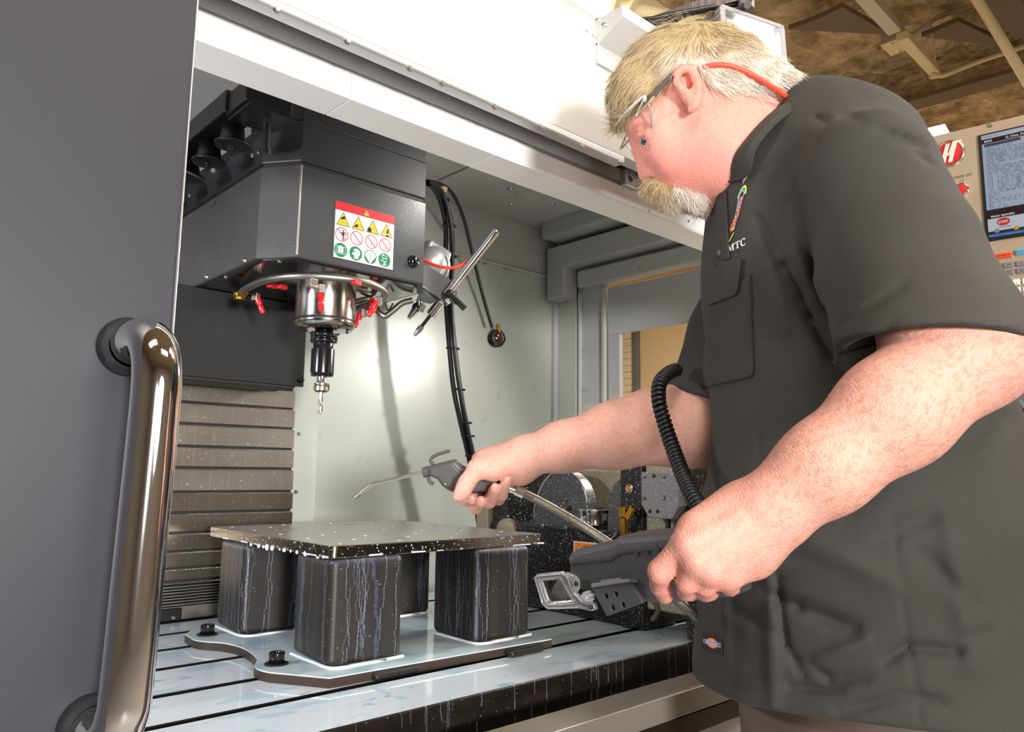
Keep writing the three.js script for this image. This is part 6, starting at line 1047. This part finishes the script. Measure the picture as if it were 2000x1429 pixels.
{ const ends = shirt.list.filter((q) => q.op === 0).flatMap((q) => [[q.c.x - q.r, q.c.y - q.r, q.c.z - q.r], [q.c.x + q.r, q.c.y + q.r, q.c.z + q.r]]);
  const [lo, hi] = box(ends, 0.02); var shirtMesh = add(man, 'shirt', shirt.mesh(lo, hi, 0.004), cloth, 'dark olive-grey short-sleeved work shirt'); }
// a sheet that follows the shirt: corners (from upper left, clockwise) in the side view, laid on along the line of sight
function onShirt(parent, name, corners, lift, mat, label, nu = 24, nv = 24, round = 0) {
  const pos = [], uv = [], idx = [], top = [], bot = [];
  for (let j = 0; j <= nv; j++) for (let i = 0; i <= nu; i++) {
    let a = i / nu, b = j / nv; if (round && b > 1 - round) { const t = (b - 1 + round) / round, sh = (1 - Math.sqrt(Math.max(0, 1 - t * t))) * round * 0.6; a = lerp(sh, 1 - sh, a); }
    const q = [0, 1].map((c) => lerp(lerp(corners[0][c], corners[1][c], a), lerp(corners[3][c], corners[2][c], a), b));
    const dir = CF.clone().addScaledVector(CR, (q[0] - 1000) / 1492.6).addScaledVector(CU, -(q[1] - 714.5) / 1492.6);
    let t = 0.6; for (let s = 0; s < 90; s++) { const d = shirt.eval(dir.x * t + CP.x, dir.y * t + CP.y, dir.z * t + CP.z) - lift; if (d < 0.0003) break; t += Math.max(0.0004, d * 0.6); if (t > 1.15) break; }
    top.push(dir.clone().multiplyScalar(t).add(CP)); bot.push(dir.clone().multiplyScalar(t + lift + 0.002).add(CP)); uv.push(i / nu, 1 - j / nv);
  }
  const n = top.length; for (const p of [...top, ...bot]) pos.push(p.x, p.y, p.z);
  const q = (a, b, c, d) => idx.push(a, c, b, a, d, c), at = (i, j) => j * (nu + 1) + i;
  for (let j = 0; j < nv; j++) for (let i = 0; i < nu; i++) { q(at(i, j), at(i + 1, j), at(i + 1, j + 1), at(i, j + 1)); }
  for (let i = 0; i < nu; i++) { q(n + at(i, 0), n + at(i + 1, 0), at(i + 1, 0), at(i, 0)); q(at(i, nv), at(i + 1, nv), n + at(i + 1, nv), n + at(i, nv)); }
  for (let j = 0; j < nv; j++) { q(at(0, j), at(0, j + 1), n + at(0, j + 1), n + at(0, j)); q(n + at(nu, j), n + at(nu, j + 1), at(nu, j + 1), at(nu, j)); }
  const g = new THREE.BufferGeometry(); g.setAttribute('position', new THREE.Float32BufferAttribute(pos, 3)); g.setAttribute('uv', new THREE.Float32BufferAttribute([...uv, ...uv], 2)); g.setIndex(idx); g.computeVertexNormals();
  return add(parent, name, g, mat, label);
}
const clothUV = cloth.clone(); clothUV.map = clothTex.clone(); clothUV.map.repeat.set(1.4, 1.4); clothUV.bumpMap = clothBump.clone(); clothUV.bumpMap.repeat.set(1.4, 1.4);
onShirt(shirtMesh, 'pocket', [[1384, 600], [1466, 535], [1474, 735], [1366, 758]], 0.0018, clothUV, 'chest pocket', 26, 30, 0.12);
onShirt(shirtMesh, 'pocket_flap', [[1402, 512], [1448, 505], [1440, 575], [1378, 598]], 0.0048, clothUV, 'chest pocket flap', 20, 20, 0.2);
onShirt(shirtMesh, 'placket', [[1398, 380], [1418, 372], [1425, 505], [1396, 520]], 0.0020, clothUV, null, 8, 30);
onShirt(shirtMesh, 'sleeve_hem', [[1634, 696], [1960, 592], [1972, 614], [1644, 722]], 0.0012, clothUV, null, 40, 6);
const emb = (w, h, draw) => std('#ffffff', 0.8, 0, { map: canvasTex(w, h, draw), transparent: true, alphaTest: 0.5 });
onShirt(shirtMesh, 'embroidery', [[1432, 372], [1470, 318], [1462, 500], [1408, 505]], 0.0012, emb(200, 512, (k) => {
  k.fillStyle = '#dedad4'; k.font = 'bold 50px serif'; k.save(); k.translate(105, 52); k.rotate(-0.25); k.fillText('M', 0, 0); k.restore();
  k.lineWidth = 12; k.strokeStyle = '#d7cf46'; k.beginPath(); k.ellipse(108, 120, 38, 44, 0.1, Math.PI, 6.6); k.stroke(); k.lineWidth = 15; k.strokeStyle = '#3e9ac4'; k.beginPath(); k.ellipse(104, 128, 26, 34, 0.1, 2.7, 6.4); k.stroke(); k.beginPath(); k.moveTo(80, 130); k.lineTo(70, 230); k.stroke();
  for (let i = 0; i < 170; i++) { k.fillStyle = ['#c8283c', '#d7cf46', '#2f6fb0', '#b83070', '#7a2a35', '#e08030'][i % 6]; const t = i / 170; k.save(); k.translate(112 - t * 62 + rr(-16, 16), 130 + t * 190); k.rotate(rr(-0.6, 0.6)); k.fillRect(-5, -9, 10, 18); k.restore(); }
  k.strokeStyle = '#cfd040'; k.lineWidth = 9; k.beginPath(); k.moveTo(70, 345); k.lineTo(38, 400); k.stroke();
  k.fillStyle = '#dcdada'; k.font = 'bold 62px serif'; k.save(); k.translate(36, 470); k.rotate(-0.18); k.fillText('MTC', 0, 0); k.restore();
}), 'colourful chest embroidery', 22, 44);
const patch = onShirt(shirtMesh, 'maker_patch', [[1370, 1236], [1410, 1245], [1411, 1277], [1371, 1264]], 0.0018, std('#ffffff', 0.8, 0, { map: canvasTex(256, 208, (k, w, h) => {
  k.fillStyle = '#1f1b19'; k.fillRect(0, 0, w, h); k.strokeStyle = '#d6321f'; k.lineWidth = 12; k.fillStyle = '#f0a63a'; k.beginPath(); k.arc(128, 104, 66, 0, 7); k.fill(); k.stroke(); k.strokeStyle = '#e2672a'; k.lineWidth = 8; k.beginPath(); k.arc(128, 104, 44, 0, 7); k.stroke();
  k.fillStyle = '#e9eef6'; k.fillRect(24, 76, 208, 56); k.fillStyle = '#27509a'; k.fillRect(29, 81, 198, 46); k.fillStyle = '#ffffff'; k.font = 'bold 42px serif'; k.textAlign = 'center'; k.fillText('Dickies', 128, 118);
}) }), 'orange and blue maker patch', 12, 12);
// buttons
for (const [u, v] of [[1405, 494]]) { const dir = CF.clone().addScaledVector(CR, (u - 1000) / 1492.6).addScaledVector(CU, -(v - 714.5) / 1492.6); let t = 0.6; for (let s = 0; s < 90; s++) { const d = shirt.eval(dir.x * t + CP.x, dir.y * t + CP.y, dir.z * t + CP.z) - 0.0025; if (d < 0.0003 || t > 1) break; t += Math.max(0.0004, d * 0.6); } add(shirtMesh, 'button', flat(dir.multiplyScalar(Math.min(t, 0.95)).add(CP).toArray(), 0.0048, 0.0048, 0.002, 0), M.blackMatte); }
// collar: a folded strip round the neck
{ const inner = [[0.9189,1.6362,-0.4123], [0.8647,1.6199,-0.4175], [0.8028,1.5817,-0.4131], [0.763,1.5464,-0.4195], [0.7453,1.5168,-0.4347], [0.756,1.5037,-0.4603], [0.7822,1.5063,-0.4878]];
  const outer = [[0.9366,1.6254,-0.3981], [0.8683,1.6116,-0.3882], [0.7949,1.5691,-0.3843], [0.7536,1.5344,-0.3934], [0.7385,1.5078,-0.4069], [0.7444,1.484,-0.4211], [0.7634,1.4931,-0.4734]];
  const A = new THREE.CatmullRomCurve3(inner.map((p) => V(...p))), B = new THREE.CatmullRomCurve3(outer.map((p) => V(...p))), n = 60, m = 10, ro = [], ri = [];
  for (let j = 0; j <= m; j++) for (let i = 0; i <= n; i++) { const u = i / n, s = j / m, p = A.getPoint(u).lerp(B.getPoint(u), s).addScaledVector(CF, -0.008 * Math.sin(Math.PI * Math.min(1, s * 1.15))).addScaledVector(CU, 0.003 * Math.sin(Math.PI * s)); ro.push(p); ri.push(p.clone().addScaledVector(CF, 0.005).addScaledVector(CU, -0.001)); }
  const pos = [], idx = [], N = ro.length, at = (i, j) => j * (n + 1) + i; for (const p of [...ro, ...ri]) pos.push(p.x, p.y, p.z);
  for (let j = 0; j < m; j++) for (let i = 0; i < n; i++) { const a = at(i, j), b = at(i + 1, j), c = at(i + 1, j + 1), d = at(i, j + 1); idx.push(a, b, c, a, c, d, N + a, N + c, N + b, N + a, N + d, N + c); }
  for (let i = 0; i < n; i++) for (const [j, f] of [[0, 0], [m, 1]]) { const a = at(i, j), b = at(i + 1, j); f ? idx.push(a, b, N + b, a, N + b, N + a) : idx.push(a, N + b, b, a, N + a, N + b); }
  for (let j = 0; j < m; j++) for (const i of [0, n]) { const a = at(i, j), b = at(i, j + 1); idx.push(a, b, N + b, a, N + b, N + a); }
  const g = new THREE.BufferGeometry(); g.setAttribute('position', new THREE.Float32BufferAttribute(pos, 3)); g.setIndex(idx); g.computeVertexNormals(); add(shirtMesh, 'collar', metric(g), cloth);
  // the far leaf, leaning away from the neck
  const mir = (p) => V(...p).addScaledVector(CF, 2 * (0.952 - side(...p)[2])).toArray();
  const g2 = g.clone(), q = g2.attributes.position; for (let i = 0; i < q.count; i++) { const r = mir([q.getX(i) + PB[0], q.getY(i) + PB[1], q.getZ(i) + PB[2]]); q.setXYZ(i, ...r); } g2.computeVertexNormals(); add(shirtMesh, 'collar', metric(g2), cloth); }
// ---- trousers and shoes
{ const f = new Field(), side3 = V(-CF.x, 0, -CF.z).normalize(), fw = V(-CR.x, 0, -CR.z).normalize(), P = (s, w, y) => V(1.02, y, -0.44).addScaledVector(side3, s).addScaledVector(fw, w).toArray();
  f.ell(P(0, -0.01, 0.90), 0.17, 0.16, 0.165, 0, 0.05);
  for (const s of [-1, 1]) { f.chain([[P(s * 0.085, 0.02, 0.86), 0.112], [P(s * 0.10, 0.03, 0.48), 0.080], [P(s * 0.11, 0.0, 0.10), 0.066]], 0.03); f.cap(P(s * 0.11, 0, 0.07), P(s * 0.11, 0, 0.0), 0.062, 0.058, 0.01, 1); }
  f.add((x, y, z, d) => (Math.abs(d) > 0.03 ? 0 : 0.004 * fbm(x * 12, y * 9, z * 12, 3)), [1, 0.5, -0.4], 9, 0.01, 2);
  const ends = f.list.filter((q) => q.op === 0).flatMap((q) => [[q.c.x - q.r, q.c.y - q.r, q.c.z - q.r], [q.c.x + q.r, q.c.y + q.r, q.c.z + q.r]]), [lo, hi] = box(ends, 0.02);
  add(man, 'trousers', f.mesh(lo, hi, 0.008), std('#5d4d46', 0.85, 0, { bumpMap: clothBump, bumpScale: 0.0002 }), 'taupe work trousers');
  for (const s of [-1, 1]) { const g = new Field(); g.cap(P(s * 0.11, -0.03, 0.05), P(s * 0.115, 0.13, 0.032), 0.048, 0.040, 0.02); g.cap(P(s * 0.11, -0.02, 0.10), P(s * 0.11, -0.02, 0.05), 0.05, 0.05, 0.02); g.add((x, y, z) => -y + 0.0005, [1, 0, -0.4], 9, 0.004, 3);
    const e = g.list.filter((q) => q.op === 0).flatMap((q) => [[q.c.x - q.r, q.c.y - q.r, q.c.z - q.r], [q.c.x + q.r, q.c.y + q.r, q.c.z + q.r]]), [l2, h2] = box(e, 0.015); add(man, 'shoe', g.mesh(l2, h2, 0.005), std('#2a2320', 0.5)); } }
// ---- hair, moustache, goatee: a shaped mass under thousands of fine strands
const hairLine = [[1185, 268], [1205, 262], [1225, 240], [1262, 216], [1292, 180], [1316, 150], [1345, 126], [1366, 138], [1380, 166], [1420, 184], [1480, 197], [1560, 215]];
const cBlond = C('#d9c49f'), cBlondD = C('#b59d70'), cWhite = C('#efe7dc'), cGrey = C('#d9cbb8');
function strandField(parent, name, mesh, n, flow, len, r, colour, lift, pick, label) {
  const p = mesh.geometry.attributes.position, nn = mesh.geometry.attributes.normal, pos = [], col = [], idx = [], nor = [], base = rootOf(mesh).position, P = V(0, 0, 0), N = V(0, 0, 0), D = V(0, 0, 0);
  for (let c = 0, tries = 0; c < n && tries < n * 8; tries++) {
    const i = Math.floor(rnd() * p.count); P.fromBufferAttribute(p, i).add(base); N.fromBufferAttribute(nn, i); const [u, v, w] = side(P.x, P.y, P.z); if (pick && !pick(u, v, w)) continue; c++;
    const fl = flow(u, v, w); D.copy(CR).multiplyScalar(fl[0]).addScaledVector(CU, -fl[1]).addScaledVector(CF, rr(-0.25, 0.25)); D.addScaledVector(N, -D.dot(N) * 0.9).normalize();
    const L = len * rr(0.5, 1.25), q = P.clone().addScaledVector(N, -0.001), bend = rr(-0.5, 0.5), S = N.clone().cross(D).normalize(), cc = colour(u, v, w), f = rr(0.78, 1.12), b0 = pos.length / 3, K = 5;
    for (let s = 0; s <= K; s++) {
      const t = s / K, rad = r * (1 - 0.85 * t * t);
      for (let e = 0; e < 3; e++) { const a = e * 2.0944, o = S.clone().multiplyScalar(Math.cos(a)).addScaledVector(N, Math.sin(a)); pos.push(q.x + o.x * rad, q.y + o.y * rad, q.z + o.z * rad); nor.push(o.x, o.y, o.z); col.push(cc.r * f, cc.g * f, cc.b * f); }
      q.addScaledVector(D, L / K).addScaledVector(N, lift * L / K * (s < 2 ? 1.6 : 0.1 - 0.5 * t)).addScaledVector(S, bend * L / K * t * 0.6);
    }
    for (let s = 0; s < K; s++) for (let e = 0; e < 3; e++) { const a = b0 + s * 3 + e, b = b0 + s * 3 + (e + 1) % 3; idx.push(a, b, a + 3, b, b + 3, a + 3); }
  }
  const g = new THREE.BufferGeometry(); g.setAttribute('position', new THREE.Float32BufferAttribute(pos, 3)); g.setAttribute('normal', new THREE.Float32BufferAttribute(nor, 3)); g.setAttribute('color', new THREE.Float32BufferAttribute(col, 3)); g.setAttribute('uv', new THREE.Float32BufferAttribute(new Float32Array(pos.length / 3 * 2), 2)); g.setIndex(idx);
  const m = add(parent, name, g, hairMat, label); m.userData.kind = 'stuff'; return m;
}
const hairMat = new THREE.MeshPhysicalMaterial({ vertexColors: true, roughness: 0.45, sheen: 0.2 });
const hairBase = new THREE.MeshPhysicalMaterial({ vertexColors: true, roughness: 0.7 });
{ const f = new Field();
  f.ell([0.7738,1.6208,-0.5011], 0.1010, 0.0815, 0.0785, -0.24, 0.02); f.ell([0.7165,1.6054,-0.557], 0.021, 0.034, 0.048, 0.4, 0.03); f.ell([0.8383,1.6257,-0.4406], 0.022, 0.018, 0.05, -0.4, 0.03);
  f.add((x, y, z) => { const [u, v, w] = side(x, y, z); return (line(hairLine, u) - v) * w / 1492.6; }, [0.7855,1.5276,-0.5082], 0.25, 0.006, 1);
  f.add((x, y, z, d) => (Math.abs(d) > 0.02 ? 0 : 0.0022 * noise(x * 60, y * 60, z * 25) + 0.0012 * noise(x * 160, y * 160, z * 60)), [1, 1.5, -0.5], 9, 0.01, 2);
  const white = (u, v, w) => clamp(sst(1285, 1335, u) * sst(72, 118, v - 0.02 * (u - 1340)) + 0.45 * sst(1400, 1500, u), 0, 1);
  const colour = (u, v, w) => mixC(mixC(cBlond, cBlondD, 0.5 + 0.5 * noise(u * 0.05, v * 0.05, w * 20)), cWhite, white(u, v, w) * 0.85);
  const [lo, hi] = box([[0.7772,1.6247,-0.4973]], 0.135), g = f.mesh(lo, hi, 0.0028, (x, y, z) => { const c = colour(...side(x, y, z)); return { r: c.r * 0.75, g: c.g * 0.72, b: c.b * 0.66 }; });
  const hair = add(man, 'hair', g, hairBase, 'thinning blond hair, white at the sides');
  const flow = (u, v) => { const back = sst(1290, 1420, u + (v - 110) * 0.3), a = [-0.72, 0.72], b = [0.86, 0.42]; return [lerp(a[0], b[0], back) + rr(-0.28, 0.28), lerp(a[1], b[1], back) + rr(-0.28, 0.28)]; };
  strandField(hair, 'hair_strands', hair, 11000, flow, 0.026, 0.00036, colour, 0.10, (u, v, w) => v < line(hairLine, u) - 2);
  strandField(hair, 'stray_strands', hair, 220, (u, v) => [flow(u, v)[0] + rr(-0.6, 0.6), flow(u, v)[1] + rr(-0.6, 0.6)], 0.032, 0.00016, () => cBlond, 0.7, (u, v) => v < line(hairLine, u) - 14 && u < 1420);
  // nape and sideburn fringe growing from the skin
  const body = man.children.find((c) => c.name === 'body');
  strandField(hair, 'sideburn_strands', body, 900, () => [-0.45 + rr(-0.25, 0.25), 0.9], 0.013, 0.0003, () => mixC(cWhite, cGrey, rnd()), 0.12, (u, v, w) => w < 0.93 && v < 205 && v > 128 && u > 1270 - (v - 150) * 0.55 && u < 1322 - (v - 150) * 0.35 && v < 190);
  strandField(hair, 'nape_strands', body, 900, () => [0.7 + rr(-0.3, 0.3), 0.75], 0.016, 0.0003, () => mixC(cWhite, cGrey, rnd()), 0.15, (u, v, w) => w < 0.95 && u > 1385 && u < 1550 && v < 216 && v > 165);
}
{ const f = new Field();
  f.chain([[[0.7448,1.5099,-0.5492], 0.0075], [[0.7356,1.502,-0.5372], 0.0082], [[0.7345,1.4938,-0.5274], 0.0062], [[0.7388,1.4846,-0.5224], 0.0040]], 0.006); f.chain([[[0.7448,1.5099,-0.5492], 0.0075], [[0.7608,1.5141,-0.5556], 0.0082], [[0.7742,1.5124,-0.5559], 0.0062]], 0.006);
  f.add((x, y, z, d) => (Math.abs(d) > 0.02 ? 0 : 0.0016 * noise(x * 150, y * 60, z * 150)), [1, 1.4, -0.5], 9, 0.01, 2);
  const col = () => mixC(cBlondD, cBlond, rnd()), [lo, hi] = box([[0.7513,1.5056,-0.544]], 0.06);
  const m = add(man, 'moustache', f.mesh(lo, hi, 0.0025, () => cBlondD), hairBase, 'blond moustache'); strandField(m, 'moustache_strands', m, 1500, (u, v) => [-0.35 + (u - 1290) * 0.035 + rr(-0.4, 0.4), 0.95], 0.021, 0.00022, col, 0.25);
  const h = new Field();
  h.cap([0.7646,1.4962,-0.5307], [0.7837,1.4855,-0.5111], 0.0190, 0.0130, 0.01); h.cap([0.7483,1.4919,-0.5164], [0.7624,1.4809,-0.5], 0.0125, 0.0105, 0.01); h.cap([0.7871,1.5096,-0.5432], [0.8087,1.501,-0.5303], 0.0125, 0.0105, 0.01);
  h.add((x, y, z, d) => (Math.abs(d) > 0.02 ? 0 : 0.002 * noise(x * 120, y * 120, z * 60)), [1, 1.4, -0.5], 9, 0.01, 2);
  const [l2, h2] = box([[0.7757,1.4959,-0.5233]], 0.075), b = add(man, 'goatee', h.mesh(l2, h2, 0.0025, () => cGrey), hairBase, 'white goatee');
  strandField(b, 'goatee_strands', b, 4200, (u, v) => [0.35 + rr(-0.5, 0.5), 0.75], 0.017, 0.00024, () => mixC(cWhite, cGrey, rnd() * 0.8), 0.3); }
// fine hair on the top of the far forearm
{ const body = man.children.find((c) => c.name === 'body'); strandField(body, 'arm_hair', body, 700, () => [-0.8 + rr(-0.4, 0.4), -0.2 + rr(-0.4, 0.4)], 0.014, 0.00012, () => C('#f0dcb4'), 0.7, (u, v, w) => w > 1.0 && u > 985 && u < 1290 && v < 905 - (u - 985) * 0.38); }
// ---- safety glasses, worn by the man
{ const t = thing('safety_glasses', 'clear safety glasses with grey temple tips and orange-red neck cord on the man\'s face', 'glasses', [0.7202,1.5707,-0.5603]);
  const F = CR.clone().multiplyScalar(-0.80).addScaledVector(CU, -0.60), Dn = CR.clone().multiplyScalar(0.60).addScaledVector(CU, -0.80), S = CF.clone().multiplyScalar(-1);
  const C0 = V(0.7137,1.5605,-0.5682).addScaledVector(F, -0.062), clear = phy('#ffffff', 0.03, 0, { transmission: 1, thickness: 0, ior: 1.5 });
  const P = (a, d) => C0.clone().addScaledVector(F, 0.062 * Math.cos(a)).addScaledVector(S, 0.073 * Math.sin(a)).addScaledVector(Dn, d - 0.004 * Math.cos(a));
  const lensH = (u) => (u < 0.4 ? 0.86 + 0.14 * Math.sin(u / 0.4 * Math.PI / 2) : Math.pow(Math.max(0, Math.cos((u - 0.4) / 0.6 * Math.PI / 2)), 0.6));
  for (const s of [1, -1]) {
    const g = new THREE.BufferGeometry(), pos = [], idx = [], n = 24, m = 10;
    for (let j = 0; j <= m; j++) for (let i = 0; i <= n; i++) { const u = i / n, a = s * lerp(0.10, 1.02, u), hgt = lensH(u), d = lerp(-0.019, -0.019 + 0.046 * hgt, j / m); const p = P(a, d); pos.push(p.x, p.y, p.z); }
    for (let j = 0; j < m; j++) for (let i = 0; i < n; i++) { const a = j * (n + 1) + i, b = a + 1, c = a + n + 2, d = a + n + 1; s > 0 ? idx.push(a, c, b, a, d, c) : idx.push(a, b, c, a, c, d); }
    g.setAttribute('position', new THREE.Float32BufferAttribute(pos, 3)); g.setIndex(idx); g.computeVertexNormals(); const L = add(t, 'lens', metric(g), clear);
    const rim = []; for (let i = 0; i <= n; i++) rim.push(P(s * lerp(0.10, 1.02, i / n), -0.019).toArray()); add(L, 'top_rim', tube(rim, 0.0019, 50, 8), phy('#d8dadd', 0.12, 0.3, { clearcoat: 1 }));
    const low = []; for (let i = 0; i <= n; i++) { const u = i / n, hgt = lensH(u); low.push(P(s * lerp(0.10, 1.02, u), -0.019 + 0.046 * hgt).toArray()); } add(L, 'lower_rim', tube(low, 0.0011, 50, 8), phy('#9fa3a8', 0.12, 0, { transmission: 0.35, thickness: 0.001 }));
    const off = s > 0 ? 0 : 1, sh = (p) => (off ? V(...p).addScaledVector(CF, 2 * (0.95 - side(...p)[2])).toArray() : p);
    const hinge = sh([0.6702,1.5607,-0.519]), tm = add(t, 'temple', tube([P(s * 1.0, -0.017).toArray(), hinge, sh([0.6716,1.573,-0.503]), sh([0.6754,1.5827,-0.4934])], 0.0014, 40, 8), M.nickel);
    add(tm, 'hinge_block', ball(P(s * 1.0, -0.016).toArray(), 0.0042, 0.8, 1.2, 0.6), phy('#d9dade', 0.1, 0, { transmission: 0.5, thickness: 0.002, clearcoat: 1 }));
    add(tm, 'temple_tip', tube([sh([0.6744,1.5796,-0.4963]), sh([0.6762,1.5882,-0.4875]), sh([0.6789,1.596,-0.4794]), sh([0.682,1.5995,-0.4746])], 0.0024, 30, 10), std('#4c4b46', 0.5), 'grey temple tip');
  }
  add(t, 'nose_pad', ball([0.7199,1.5431,-0.5493], 0.0034, 0.8, 1.2, 0.7), clear); add(t, 'nose_bridge', tube([P(0.10, -0.012).toArray(), P(0, -0.014).toArray(), P(-0.10, -0.012).toArray()], 0.0016, 20, 8), M.nickel);
  add(t, 'neck_cord', tube([[0.6804,1.5978,-0.4763], [0.6859,1.6029,-0.4731], [0.6996,1.6101,-0.47], [0.7082,1.6109,-0.4619], [0.7152,1.613,-0.4495], [0.7263,1.6133,-0.4365], [0.7413,1.6099,-0.426], [0.7608,1.6024,-0.415], [0.7843,1.5939,-0.4059], [0.813,1.5902,-0.4021], [0.8523,1.5977,-0.4056]], 0.0031, 120, 14), M.orange, 'orange-red cord'); }
renderer.render(scene, camera);
